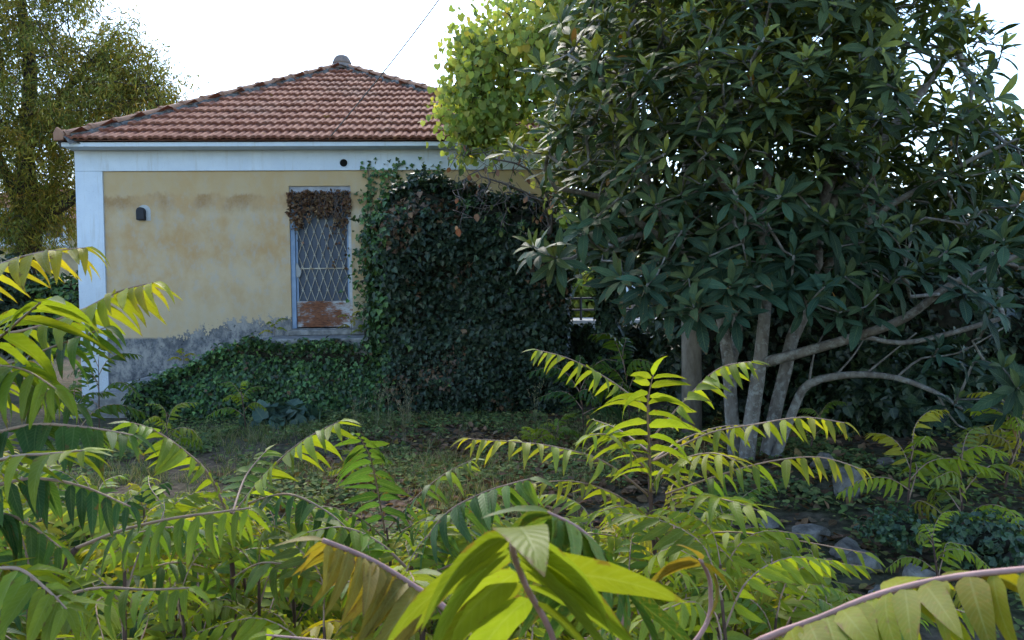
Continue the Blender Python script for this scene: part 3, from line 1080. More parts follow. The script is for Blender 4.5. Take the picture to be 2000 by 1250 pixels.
# thin ivy runners climbing the plaster between door and thicket
def runners(name, label, lines, per_m, size, cols, yoff=-.02, jit=.05, parent_loc=None, w=None, mat='leaf_ivy', tmpl=None):
    o = tag(empty(name, parent_loc, YAW), label, 'ivy')
    base = np.array(((parent_loc - HC).dot(H_R), (parent_loc - HC).dot(H_D), parent_loc.z))
    mb = MB(); Pn = []
    for ln in lines:
        q = []
        for (u, v, *r) in ln:
            x, z = Fp(u, v, yoff); q.append(np.array((x, yoff - .01, z)))
        mb.tube([tuple(a - base) for a in q], [.006] * len(q), 4)
        for a, b in zip(q, q[1:]):
            k = max(1, int(np.linalg.norm(b - a) * per_m))
            for _ in range(k):
                Pn.append(a + (b - a) * rng.random() + rng.normal(size=3) * np.array([jit, .015, jit]) + np.array([0, -.025, 0]))
    mb.build('stem', M['bark_twig'], o)
    Pn = np.array(Pn) - base
    nv = np.tile(np.array([0, -1, .2]), (len(Pn), 1))
    cl = pick(cols, len(Pn), w)
    Rm, sz = ivy_leaves(Pn, nv, size, cl, .6, .6)
    tag(link('foliage', cloud_mesh(name + '_leaves', tmpl or [T_IVY, T_IVY2], Pn, Rm, sz, cl, M[mat]), o), kind='stuff')
    return o
runners('ivy_runner', 'thin light green ivy runners climbing the ochre wall beside the door',
        [[(735, 640), (728, 560), (732, 490), (722, 430), (728, 380), (720, 340), (716, 312)], [(722, 560), (705, 500), (712, 440)], [(745, 640), (740, 580), (742, 500), (735, 450)],
         [(740, 345), (765, 330), (792, 321)], [(752, 420), (748, 380), (760, 350), (752, 335)], [(800, 352), (812, 338), (806, 326)], [(720, 590), (702, 570), (692, 555)],
         [(738, 650), (722, 620), (700, 590)], [(730, 520), (742, 440), (752, 400)], [(726, 470), (716, 400), (726, 360)], [(845, 352), (858, 330), (852, 322)]],
        85, .06, [tuple(1.35 * q for q in c_) for c_ in IVY_L], jit=.075, parent_loc=HW(Fp(730, 640)[0], -.05, LZ), w=[4, 3, 3, 1])
# dead creeper hanging over the top of the door
crp = HW((dx0 + dx1) / 2, -.06, dzt - .4)
dc = tag(empty('dead_creeper', crp, YAW), 'brown dried creeper hanging over the top of the door', 'creeper')
Pn = []
for _ in range(1000):
    a = rng.random()
    dep = (.30 + .24 * max(0, math.sin(a * 9.0 + .4)) ** 2 + .14 * math.sin(a * 23) ** 2) * (1 if rng.random() > .08 else 1.5)
    z = dzt - .09 - dep * rng.random() ** 1.1
    Pn.append((dx0 - .02 + a * (DW + .02), -.0 - .05 * rng.random(), z))
for _ in range(26):
    Pn.append((dx0 + DW * rng.uniform(.55, .95), .03, dzb + rng.uniform(.95, 1.6)))
Pn = np.array(Pn) - np.array([(dx0 + dx1) / 2, -.06, dzt - .4])
cl = pick([(.16, .08, .05), (.22, .12, .07), (.11, .06, .04), (.28, .17, .10)], len(Pn), [3, 3, 2, 1])
Rm, sz = ivy_leaves(Pn, np.tile(np.array([0, -1, .2]), (len(Pn), 1)), .05, cl, .6, .9)
tag(link('foliage', cloud_mesh('creeper_leaves', [T_LITTER, T_IVY2], Pn, Rm, sz, cl, M['leaf_dry']), dc), kind='stuff')
mb = MB()
for k in range(9):
    x = rng.uniform(-DW / 2, DW / 2)
    q = [(x, -.01, .34)]
    for s in range(4): q.append((q[-1][0] + rng.normal() * .05, -.02 - rng.random() * .03, q[-1][2] - .12))
    mb.tube(q, .003, 4)
mb.build('stem', M['bark_twig'], dc)

# ------------------------------------------------------------------ utility pole and wire
pb = P(1351, 800, 9.2); pz = ground_h(pb.x, pb.y)
POLE = Vector((pb.x, pb.y, pz))
pole = tag(empty('utility_pole', POLE), 'grey weathered wooden utility pole behind the loquat stems', 'pole')
mb = MB(); mb.tube([(0, 0, -.3), (0, 0, 2), (0.0, 0, 5), (0, 0, 9.6)], [.118, .112, .10, .085], 20)
mb.build('shaft', M['wood_pole'], pole, True)
mb = MB(); mb.tube([(-.12, -.02, 9.2), (.12, -.02, 9.2)], .02, 8); mb.build('bracket', M['black'], pole)
mb = MB(); mb.lathe([(.02, 0), (.035, .02), (.02, .04), (.035, .06), (.015, .09), (0, .09)], 10, (-.12, -.02, 9.21)); mb.build('insulator', M['nosing'], pole, True)
wx, wz = Fp(641, 272, -OV - .03)
A = HW(wx, -OV - .03, wz)
B = POLE + Vector((-.12, -.02, 9.25))
mb = MB()
mb.tube([A + (B - A) * (i / 30) + Vector((0, 0, -.35 * math.sin(math.pi * i / 30))) for i in range(31)], .009, 5)
tag(mb.build('overhead_wire', simple_mat('grey_cable', (.12, .115, .11), .7), None), 'thin overhead wire running from the eaves up past the roof', 'wire')

# ------------------------------------------------------------------ loquat tree
LB = P(1475, 905, 7.0); LB.z = ground_h(LB.x, LB.y)
loquat = tag(empty('loquat_tree', LB), 'large loquat tree with several pale stems and broad dark leaves', 'tree')
sk = Skel()
def pix(lst): return [P(u, v, d) - LB for u, v, d in lst]
root = lambda u, v, d: (u, v, d)
sk.limb(pix([(1440, 925, 7.1), (1428, 800, 7.1), (1424, 720, 7.1), (1412, 640, 7.15), (1395, 560, 7.2), (1350, 510, 7.1), (1290, 465, 6.9), (1235, 425, 6.7), (1170, 385, 6.5), (1085, 368, 6.3)]), .068, .018)
sk.limb(pix([(1275, 462, 6.85), (1215, 468, 6.6), (1160, 478, 6.4), (1115, 506, 6.2), (1080, 500, 6.05)]), .026, .010, 'near')
sk.limb(pix([(1455, 930, 6.9), (1466, 830, 6.9), (1480, 740, 6.9), (1490, 650, 6.95), (1498, 540, 7.0), (1490, 420, 7.0), (1500, 300, 6.9), (1470, 150, 6.8), (1480, 0, 6.7), (1450, -160, 6.7)]), .076, .018)
sk.limb(pix([(1490, 925, 7.05), (1515, 800, 7.1), (1535, 720, 7.15), (1548, 660, 7.2), (1590, 560, 7.3), (1600, 430, 7.3), (1640, 300, 7.2), (1690, 150, 7.1), (1720, 0, 7.0), (1740, -150, 7.0)]), .068, .018)
sk.limb(pix([(1505, 920, 7.0), (1550, 800, 6.9), (1580, 750, 6.8), (1660, 732, 6.6), (1750, 738, 6.4), (1830, 768, 6.2), (1880, 800, 6.1)]), .048, .012)
sk.limb(pix([(1488, 722, 6.92), (1560, 690, 6.75), (1680, 655, 6.5), (1770, 620, 6.3), (1850, 560, 6.1), (1930, 525, 5.95), (2020, 480, 5.8), (2100, 420, 5.7)]), .05, .012, 'near')
sk.limb(pix([(1548, 560, 7.2), (1640, 480, 6.9), (1700, 430, 6.7), (1740, 400, 6.6), (1830, 350, 6.4), (1900, 310, 6.3), (1990, 270, 6.2)]), .042, .012, 'near')
sk.limb(pix([(1700, 430, 6.7), (1705, 370, 6.6), (1702, 320, 6.5), (1720, 250, 6.4)]), .028, .010, 'near')
sk.limb(pix([(1500, 460, 7.0), (1440, 400, 6.7), (1400, 330, 6.4), (1380, 250, 6.2)]), .035, .012, 'near')
sk.limb(pix([(1345, 500, 7.0), (1280, 390, 6.9), (1230, 280, 6.7), (1190, 200, 6.5), (1160, 100, 6.5)]), .04, .012, 'near')
sk.limb(pix([(1640, 300, 7.2), (1620, 190, 6.8), (1560, 90, 6.6), (1525, 0, 6.5), (1515, -80, 6.5)]), .034, .012, 'near')
sk.limb(pix([(1600, 430, 7.3), (1700, 300, 7.6), (1800, 180, 7.7), (1860, 80, 7.6), (1880, -40, 7.6)]), .04, .012, 'near')
sk.limb(pix([(1424, 720, 7.1), (1440, 640, 7.4), (1420, 500, 7.9), (1400, 350, 8.2), (1330, 200, 8.2)]), .045, .012, 'near')
for q in ([(1750, 738, 6.4), (1800, 700, 6.5), (1870, 690, 6.4), (1960, 640, 6.2)], [(1830, 768, 6.2), (1870, 830, 6.3), (1930, 850, 6.2)], [(1640, 735, 6.6), (1670, 690, 6.8), (1700, 640, 6.9)],
          [(1680, 655, 6.5), (1760, 670, 6.6), (1860, 650, 6.5), (1960, 620, 6.3)], [(1575, 755, 6.8), (1590, 690, 6.9), (1610, 650, 7.0)], [(1700, 732, 6.5), (1740, 690, 6.6), (1790, 650, 6.6)]):
    sk.limb(pix(q), .013, .004, 'near')
# crown targets
KEY = [(1040, 480, 5.9), (1085, 505, 6.0), (1265, 555, 5.6), (1345, 545, 5.6), (1425, 560, 5.7), (1355, 600, 5.5), (1480, 560, 5.9), (1610, 560, 5.6), (1690, 600, 5.7), (1580, 590, 5.8),
       (1850, 490, 5.3), (1810, 520, 5.4), (1890, 560, 5.4), (1960, 470, 5.2), (1990, 760, 5.5), (1960, 720, 5.6), (1870, 780, 5.9), (1975, 800, 5.7), (1330, 130, 5.5), (1365, 125, 5.5), (1470, 140, 5.6), (1450, 120, 5.7),
       (1175, 195, 5.7), (1240, 250, 5.6), (1110, 240, 5.8), (1060, 130, 6.0), (1090, 40, 6.1), (1180, 40, 6.0), (1290, 40, 6.1), (1520, 210, 5.6), (1490, 190, 5.6), (1540, 250, 5.7), (1740, 150, 5.6), (1760, 180, 5.5),
       (1850, 210, 5.4), (1950, 190, 5.4), (1930, 60, 5.8), (1960, 90, 5.7), (1870, 20, 5.9), (1700, 40, 5.9), (1590, 30, 5.9), (1420, 30, 5.9), (1000, 280, 6.0), (1300, 300, 5.6), (1380, 300, 5.6),
       (1460, 290, 5.6), (1280, 400, 5.7), (1240, 330, 5.7), (1330, 380, 5.8), (1440, 380, 5.8), (1600, 330, 5.7), (1670, 270, 5.6), (1560, 380, 5.9), (1850, 330, 5.6), (1960, 330, 5.4), (1990, 400, 5.3), (1920, 410, 5.5), (1780, 440, 5.9), (1650, 420, 6.1),
       (1215, 545, 5.8), (1300, 500, 5.7), (1385, 500, 5.7), (1460, 520, 5.7), (1310, 585, 5.7), (1530, 560, 5.8), (1650, 540, 5.8), (1720, 570, 5.7), (1550, 500, 5.9), (1640, 610, 5.7), (1430, 610, 5.8), (1250, 590, 5.8), (1180, 490, 6.2), (1130, 330, 5.9), (1070, 300, 6.0), (1170, 420, 6.0), (1140, 440, 6.1), (1500, 440, 5.9), (1760, 540, 5.8), (1940, 600, 5.5), (1400, 450, 5.9)]
targets = [np.array(P(*k) - LB) for k in KEY]
def in_crown(u, v, d):
    # outline of the crown as seen, thinning towards the upper right where sky shows
    left = np.interp(v, [-200, 0, 100, 250, 330, 420, 520, 600], [1180, 1150, 1100, 1060, 1050, 1100, 1200, 1300])
    right = np.interp(v, [-200, 0, 120, 200, 260, 600], [1900, 1900, 1950, 1900, 2150, 2150])
    bot = np.interp(u, [1000, 1150, 1250, 1350, 1500, 1700, 1850, 1950, 2100], [400, 430, 550, 590, 570, 560, 520, 600, 760])
    return left < u < right and v < bot
k = 0
while k < 1800:
    u, v = rng.uniform(960, 2150), rng.uniform(-230, 640)
    d = rng.uniform(5.3, 8.9)
    if not in_crown(u, v, d): continue
    # an egg shaped body: outer parts stay near the middle distance
    e = ((u - 1560) / 640) ** 2 + ((v - 230) / 520) ** 2
    half = 1.9 * math.sqrt(max(0.03, 1 - min(e, .97)))
    if abs(d - 7.1) > half: continue
    if d < 6.3 and rng.random() < .35: continue
    if v > 270 and d < 6.9 and rng.random() < .75: continue
    if u > 1760 and v < 230 and rng.random() < .6: continue
    targets.append(np.array(P(u, v, d) - LB)); k += 1
for _ in range(60):
    targets.append(np.array(P(rng.uniform(1750, 2050), rng.uniform(560, 800), rng.uniform(5.6, 6.6)) - LB)) if rng.random() < .12 else None
for _ in range(60):
    targets.append(np.array(P(rng.uniform(1120, 1340), rng.uniform(380, 545), rng.uniform(6.7, 8.0)) - LB))
T = np.array(targets)
ends = sk.reach(T, .13, .30, 0.06, 9)
tr = link('trunk', sk.mesh('loquat_wood', M['bark_loquat'], .0068, .42, 8, rmax=.06), loquat)

LQ = [leaf_tmpl(.29, oblance, 6, .10, b, wave=.10, seed=i, twist=tw, curl=.05) for i, (b, tw) in enumerate(((.35, .1), (.6, -.15), (.85, .1), (.2, 0), (1.1, .2), (.5, .3)))]
crown_c = np.array(P(1560, 420, 7.2) - LB)
lp, lF, lN, ls, lc, big = [], [], [], [], [], []
for i, t in enumerate(T):
    out = t - crown_c
    out = out / np.linalg.norm(out)
    keyr = i < len(KEY)
    axis = unit(np.array([out[0] * .5, out[1] * .45 - .18, .75 + .3 * out[2]]) + rng.normal(size=3) * .32)
    s1 = unit(np.cross(axis, rng.normal(size=3)))
    s2 = np.cross(axis, s1)
    nl = int(rng.integers(12, 18)) if keyr else int(rng.integers(8, 14))
    yng_lit = max(0, out[2] + .3) * .95 + rng.random() * .3 + (.35 if keyr and KEY[i][1] < 350 else 0)  # young-leaf yellow; rises with height to paint in light on the crown top
    ph = rng.random() * 6
    for q in range(nl):
        f = q / nl                                     # 0 = inner young leaf, 1 = old outer leaf
        an = ph + q * 2.4
        rad = s1 * math.cos(an) + s2 * math.sin(an)
        tilt = (.3 + 1.2 * f ** .8) + rng.normal() * .14
        fw = axis * math.cos(tilt) + rad * math.sin(tilt)
        fw = fw + np.array([0, 0, -.16 * f])
        nn = axis * math.sin(tilt) - rad * math.cos(tilt) + np.array([0, 0, .25]) + rng.normal(size=3) * .15
        lp.append(t - axis * (.10 * f) + fw * .015); lF.append(fw); lN.append(nn)
        lsz = rng.uniform(.8, 1.2) * (1.14 if keyr and KEY[i][1] > 430 else 1) if q == 0 else lsz
        ls.append(lsz * (.115 + .09 * min(1, f * 1.8)) * rng.uniform(.85, 1.18))
        cy = np.array([.31, .32, .06]); co = (np.array([.025, .060, .039]) + np.array([.030, .022, -.008]) * min(1, yng_lit)) * rng.uniform(.65, 1.45)
        g = max(0, 1 - f * 1.9) * min(1, yng_lit)
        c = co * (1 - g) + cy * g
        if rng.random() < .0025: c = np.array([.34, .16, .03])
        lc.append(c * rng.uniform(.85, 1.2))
        big.append(keyr)
lp, lF, lN, ls, lc, big = map(np.array, (lp, lF, lN, ls, lc, big))
Rm = frames(lF, lN)
# the 300 leaves nearest the viewer are pieces of their own, the rest is one mass
dist = np.linalg.norm(lp + np.array(LB) - np.array(EYE), axis=1) - big * .5
order = np.argsort(dist)
near, rest = order[:300], order[300:]
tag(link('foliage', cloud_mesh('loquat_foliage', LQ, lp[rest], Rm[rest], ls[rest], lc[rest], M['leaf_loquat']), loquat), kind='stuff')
M['leaf_loquat_o'] = leaf_mat('loquat_leaf_single', True, .52, .13, .18, 12, (1.25, 1.2, 1.0), .7, 0, vein_col=.12)
lqm = [tmpl_mesh('loquat_leaf', t, M['leaf_loquat_o']) for t in LQ]
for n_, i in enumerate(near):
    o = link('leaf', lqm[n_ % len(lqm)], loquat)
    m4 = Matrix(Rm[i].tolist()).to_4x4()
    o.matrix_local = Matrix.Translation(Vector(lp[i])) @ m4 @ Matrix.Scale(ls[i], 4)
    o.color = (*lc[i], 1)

# ------------------------------------------------------------------ generic tree of small leaves
def small_tree(name, label, base, limbs, targets, bark, leaves, r0=.004, power=.48, wob=.2, droop=.0, step=.35, extra=None, n=6):
    o = tag(empty(name, base), label, 'tree')
    s = Skel()
    for pts, a, b, par in limbs: s.limb([p - base for p in pts], a, b, par)
    if len(targets):
        s.reach(np.array(targets) - np.array(base), step, wob, droop)
    link('trunk', s.mesh(name + '_wood', bark, r0, power, n), o)
    leaves(o, np.array(targets) - np.array(base))
    return o

# Judas tree: heart leaves, lime green, ivy round its trunk
JB = P(1190, 690, 11.4); JB.z = 0
jt = []
LOB = [((905, 210), (65, 60)), ((900, 140), (50, 60)), ((960, 110), (80, 75)), ((1040, 40), (100, 70)), ((1120, -40), (120, 80)), ((930, 250), (55, 35)), ((990, 190), (60, 70)), ((1060, 130), (80, 80)),
       ((1180, 60), (110, 100)), ((1280, 20), (110, 100)), ((1380, -20), (110, 90)), ((1100, 250), (90, 70)), ((1180, 320), (70, 70)), ((1480, 60), (90, 110)), ((900, 85), (28, 22)), ((1120, 420), (40, 40)), ((870, 190), (25, 40)), ((905, 275), (30, 20)), ((1230, 450), (90, 60)), ((1150, 480), (30, 40))]
for (cu, cv), (ru, rv) in LOB:
    for _ in range(int(12 + ru * rv / 170)):
        a = rng.normal(size=3) * .6
        jt.append(np.array(P(cu + 22 + a[0] * ru * .9, cv + a[1] * rv, 11.0 + a[2] * ru / 130 * 1.0)))
def judas_leaves(o, T):
    N = len(T) * 15
    idx = np.repeat(np.arange(len(T)), 15)
    pos = T[idx] + rnd3(N) * .15
    F = np.tile(np.array([0, 0, -.8]), (N, 1)) + rnd3(N) * .5
    Nn = np.tile(np.array([0, -.7, .5]), (N, 1)) + rnd3(N) * .6
    hz = np.clip((pos[:, 2] - T[:, 2].min()) / (np.ptp(T[:, 2])), 0, 1)
    c = pick([(.25, .32, .075), (.32, .38, .095), (.17, .235, .06), (.46, .40, .09), (.38, .40, .10)], N, [4, 4, 2.5, .8, 2.5])
    tag(link('foliage', cloud_mesh('judas_leaves', [T_HEART], pos, frames(F, Nn), .083 * (.6 + .7 * rng.random(N)), c, M['leaf_judas']), o), kind='stuff')
judas = small_tree('judas_tree', 'lime green heart-leaved tree rising behind the ivy, beside the roof', JB,
    [([P(1192, 700, 11.4), P(1190, 560, 11.4), P(1185, 430, 11.4), P(1150, 330, 11.3), P(1080, 230, 11.2), P(1000, 190, 11.1), P(930, 190, 11.0)], .12, .02, -1),
     ([P(1185, 430, 11.4), P(1200, 300, 11.4), P(1210, 150, 11.4), P(1260, 20, 11.4), P(1300, -90, 11.4)], .09, .03, 'near'),
     ([P(1150, 330, 11.3), P(1090, 160, 11.2), P(1080, 50, 11.2), P(1100, -60, 11.2)], .07, .02, 'near')],
    jt, M['bark_dark'], judas_leaves, .005, .48, .2)
# ivy sleeve on its trunk
N = 1900
zz = rng.random(N) * 2.7
an = rng.random(N) * 2 * math.pi
tp = [P(1190, 690, 11.4) - JB, P(1188, 560, 11.4) - JB, P(1185, 430, 11.4) - JB, P(1150, 330, 11.3) - JB]
cx = np.interp(zz, [q.z for q in tp], [q.x for q in tp]); cyy = np.interp(zz, [q.z for q in tp], [q.y for q in tp])
rr = .13 + .06 * rng.random(N)
nv = np.stack([np.cos(an), np.sin(an), np.zeros(N) + .2], 1)
pos = np.stack([cx + rr * np.cos(an), cyy + rr * np.sin(an), zz], 1)
cl = pick(IVY_D, N)
Rm, sz = ivy_leaves(pos, nv, .09, cl)
tag(link('ivy', cloud_mesh('trunk_ivy', [T_IVY, T_IVY2], pos, Rm, sz, cl, M['leaf_ivy']), judas), 'ivy sleeve round the trunk', kind='stuff')

# bare twiggy shrub in front of the frieze
DB = P(1070, 430, 11.8); DB.z = 0
dt = []
for _ in range(260):
    u = 1090 - 215 * rng.random() ** .8
    v = 300 + 170 * rng.random() + (1090 - u) * -.12
    dt.append(np.array(P(u, v, 10.4 + rng.normal() * .3)))
def bare(o, T):
    ix = rng.choice(len(T), 60)
    pos = T[ix] + rnd3(60) * .03
    c = pick([(.25, .1, .06), (.10, .13, .04), (.3, .17, .12)], 60)
    tag(link('foliage', cloud_mesh('withered_leaves', [T_LITTER], pos, frames(np.tile(np.array([0, 0, -1.]), (60, 1)) + rnd3(60) * .3, rnd3(60)), .09 * (.6 + .7 * rng.random(60)), c, M['leaf_dry']), o), kind='stuff')
small_tree('dead_shrub', 'bare grey twigs of a dead shrub spread before the white frieze', DB,
    [([P(1070, 790, 11.8), P(1072, 600, 11.8), P(1075, 470, 11.5), P(1060, 400, 11.0), P(1000, 365, 10.4), P(940, 345, 10.3)], .04, .008, -1),
     ([P(1075, 470, 11.5), P(1075, 400, 11.0), P(1030, 330, 10.5), P(960, 310, 10.2)], .02, .006, 'near')], dt, M['bark_twig'], bare, .0032, .42, .35, .0, .18)

# tall fine-leaved tree left of the house
TB = P(40, 560, 17.5); TB.z = 0
lt = []
LLOB = [((60, 70), (150, 100), 17), ((190, 150), (110, 80), 16.5), ((130, 210), (120, 70), 16.5), ((-60, 150), (120, 150), 17), ((265, 150), (70, 55), 16.5), ((230, 90), (45, 60), 16.8), ((315, 175), (30, 30), 16.6), ((20, 280), (130, 90), 17), ((90, 330), (80, 80), 17.2),
        ((-20, -60), (160, 90), 17), ((120, -40), (60, 60), 17), ((60, 400), (70, 50), 17.5), ((150, 250), (90, 30), 17.2), ((-80, 330), (90, 90), 17), ((240, 200), (70, 35), 16.6), ((30, 440), (60, 30), 17.4), ((130, 400), (35, 60), 18)]
for (cu, cv), (ru, rv), d in LLOB:
    for _ in range(int(20 + ru * rv / 85)):
        a = rng.normal(size=3) * .52
        lt.append(np.array(P(cu + a[0] * ru, cv + a[1] * rv, d + a[2] * ru / 90 * 1.2)))
def fine_leaves(o, T):
    per = 50
    N = len(T) * per
    idx = np.repeat(np.arange(len(T)), per)
    f = np.tile(np.linspace(0, 1, per), len(T))
    dirs = unit(np.array([0, 0, -.55]) + rnd3(len(T)) * .5)[idx]
    pos = T[idx] + dirs * (f[:, None] * .5) + rnd3(N) * .12
    F = dirs * .7 + np.array([0, 0, -.35]) + rnd3(N) * .6
    c = pick([(.17, .185, .035), (.22, .21, .04), (.10, .125, .03), (.27, .22, .045), (.17, .12, .04)], N, [4, 4, 3, 1.5, .7])
    tint = np.array([[1.0, 1.0, 1.0], [1.3, 1.12, .9], [.7, .8, .85], [1.15, .9, .8]])[rng.choice(4, len(T), p=[.45, .25, .2, .1])]
    c = c * tint[idx]
    tag(link('foliage', cloud_mesh('fine_leaves', [T_NARROW], pos, frames(F, rnd3(N) + np.array([0, -.6, .4])), .135 * (.6 + .7 * rng.random(N)), c, M['leaf_fine']), o), kind='stuff')
small_tree('tall_tree', 'tall yellow-green fine-leaved tree standing left of the house', TB,
    [([P(50, 600, 17.5), P(55, 500, 17.5), P(60, 430, 17.4), P(50, 300, 17.2), P(60, 150, 17), P(40, 0, 17), P(30, -120, 17)], .30, .05, -1),
     ([P(58, 450, 17.4), P(110, 410, 17.2), P(160, 370, 17.2), P(200, 250, 16.8), P(250, 170, 16.6), P(310, 165, 16.5)], .14, .02, 'near'),
     ([P(60, 430, 17.4), P(-10, 300, 17), P(-70, 180, 17)], .16, .03, 'near'), ([P(50, 300, 17.2), P(120, 190, 16.7), P(180, 120, 16.5), P(230, 60, 16.5)], .10, .02, 'near')],
    lt, M['bark_dark'], fine_leaves, .006, .5, .25)

# ------------------------------------------------------------------ shrubs and hedges
def shrub(name, label, cat, center, radii, nleaf, size, cols, w=None, tmpl=None, mat='leaf_ivy', group=None, rough=.3, seed=0, core=.78, part='foliage', open_=0.0):
    c = Vector(center)
    base = Vector((c.x, c.y, ground_h(c.x, c.y)))
    o = tag(empty(name, base), label, cat, group)
    r = np.array(radii)
    def disp(d): return 1 + rough * noise.noise((d[0] * 1.7 + seed, d[1] * 1.7, d[2] * 1.7)) * 1.4 + rough * .6 * noise.noise((d[0] * 4 + seed, d[1] * 4, d[2] * 4))
    off = np.array(c - base)
    if core > 0:
        V, F = [], []
        nu, nv_ = 20, 12
        for j in range(nv_ + 1):
            th = math.pi * j / nv_
            for i in range(nu):
                ph = 2 * math.pi * i / nu
                d = (math.sin(th) * math.cos(ph), math.sin(th) * math.sin(ph), math.cos(th))
                V.append(tuple(np.array(d) * r * disp(d) * core + off))
        for j in range(nv_):
            for i in range(nu): F.append((j * nu + i, (j + 1) * nu + i, (j + 1) * nu + (i + 1) % nu, j * nu + (i + 1) % nu))
        m = MB(); m.add(V, F); m.build('stem_mat', M['ivy_core'], o, True)
    d = unit(rnd3(nleaf))
    d = d[d[:, 2] * r[2] + off[2] > -.05 * r[2]]
    k = np.array([disp(x) for x in d])[:, None]
    pos = d * r * k * (core + (1.06 - core) * rng.random((len(d), 1)) ** .6) + off
    cl = pick(cols, len(pos), w)
    nv = unit(d / r)
    Rm, sz = ivy_leaves(pos, nv, size, cl, .45, .75)
    tag(link(part, cloud_mesh(name + '_leaves', tmpl or [T_IVY, T_IVY2], pos, Rm, sz, cl, M[mat]), o), kind='stuff')
    return o
HEDGE = [(.012, .024, .014), (.018, .036, .02), (.026, .05, .026)]
for i, (u, v, d, ru, rv, lab) in enumerate([
        (1700, 640, 9.6, 260, 290, 'dark ivy-grown thicket behind the low bent loquat limb'),
        (1480, 610, 10.0, 180, 290, 'dark thicket directly behind the loquat stems'),
        (1950, 640, 10.2, 190, 240, 'dark thicket at the right edge behind drooping loquat leaves'),
        (1760, 800, 8.3, 150, 130, 'low dark ivy mound right of the loquat base')]):
    c = P(u, v, d)
    shrub('thicket', lab, 'thicket', c, (ru / FPX * d, .9, rv / FPX * d), 6500, .10, HEDGE if i < 3 else IVY_D, seed=i * 7.1)
# low ivy wall seen under the Judas tree
c0, c1 = P(1125, 700, 12.6), P(1400, 700, 12.6)
gw = tag(empty('garden_wall', (c0 + c1) / 2 - Vector((0, 0, ((c0 + c1) / 2).z))), 'low dark ivy-covered garden wall in the shade behind the utility pole', 'wall')
ztop = P(1230, 634, 12.6).z
hx = (c1 - c0).length / 2 + .6
mb = MB(); mb.box(-hx, hx, -.1, .1, -.2, ztop - .05); mb.build('masonry', M['stone'], gw)
N = 7000
pos = np.stack([rng.uniform(-hx, hx, N), -.12 - .1 * rng.random(N), rng.uniform(0, ztop, N)], 1)
tp_ = rng.random(N) < .15
pos[tp_, 1] = rng.uniform(-.15, .15, tp_.sum()); pos[tp_, 2] = ztop - .04 + .05 * rng.random(tp_.sum())
cl = pick(HEDGE, N)
Rm, sz = ivy_leaves(pos, np.tile(np.array([0, -1, .2]), (N, 1)), .085, cl)
tag(link('ivy', cloud_mesh('wall_ivy', [T_IVY, T_IVY2], pos, Rm, sz, cl, M['leaf_ivy']), gw), kind='stuff')

# beyond it: kerb, railing, bright shrub, pale house
kb = P(1230, 622, 19)
mb = MB(); mb.box(kb.x - 7, kb.x + 7, kb.y, kb.y + 2.2, .0, P(1230, 625, 19).z)
tag(mb.build('pavement', M['nosing'], None, bevel=.02), kind='structure')
PZ = P(1230, 625, 19).z
rl = tag(empty('railing', (kb.x, kb.y + .3, PZ)), 'dark iron railing along the pale pavement beyond the garden wall', 'railing')
r1, r2 = P(1200, 582, 19).z - PZ, P(1200, 605, 19).z - PZ
for z in (r1, r2):
    mb = MB(); mb.tube([(-6, 0, z), (6, 0, z)], .025, 8); mb.build('rail', M['black'], rl)
for k in range(-3, 4):
    mb = MB(); mb.tube([(k * 1.7 + .55, 0, -.01), (k * 1.7 + .55, 0, r1 + .03)], .03, 8); mb.build('post', M['black'], rl)
for k, u in enumerate((1226, 1239, 1246)):
    b = P(u, 622, 20); mb = MB(); mb.box(-.05, .05, -.05, .05, 0, .55 - .04 * k); mb.box(-.06, .06, -.06, .06, .55 - .04 * k + .001, .59 - .04 * k)
    o = mb.build('wooden_post', M['wood_pole'], None, bevel=.008); o.location = (b.x, b.y + .2, PZ)
    tag(o, ['stubby wooden post nearest the ivy trunk, beyond the railing', 'middle of three stubby wooden posts beyond the railing', 'third stubby wooden post beyond the railing'][k], 'post', 'wooden posts beyond the railing')
shrub('bush', 'bright lime green bush behind the iron railing, left of the ivy trunk', 'bush', P(1150, 580, 22), (.9, .7, .75), 1500, .16, [(.2, .28, .05), (.3, .33, .06), (.13, .2, .05)], tmpl=[T_HEART], mat='leaf_judas', core=.5, seed=3)
shrub('bush', 'yellow-green bush behind the railing, right of the ivy trunk', 'bush', P(1275, 600, 22), (.9, .7, .45), 1100, .15, [(.2, .26, .05), (.3, .3, .06), (.12, .18, .05)], tmpl=[T_HEART], mat='leaf_judas', core=.5, seed=9)
fb = P(1230, 600, 38); FB = Vector((fb.x, fb.y, 0))
fh = tag(empty('far_house', FB), 'pale far house glimpsed beyond the railing', 'house')
mb = MB(); mb.box(-6, 6, 0, 7, -.2, 2.7); mb.build('wall', M['white'], fh)
mb = MB(); mb.box(-6.2, 6.2, -.2, 7.2, 2.705, 2.9); mb.build('roof', M['concrete'], fh)
for x in (-4, -1.4, 1.6, 4.2):
    mb = MB(); mb.box(x - .45, x + .45, -.03, .05, 1.0, 2.3); wdw = mb.build('window', M['bluemetal'], fh)
    mb = MB(); mb.box(x - .38, x + .38, -.045, -.032, 1.07, 2.23); mb.build('pane', M['pane'], wdw)

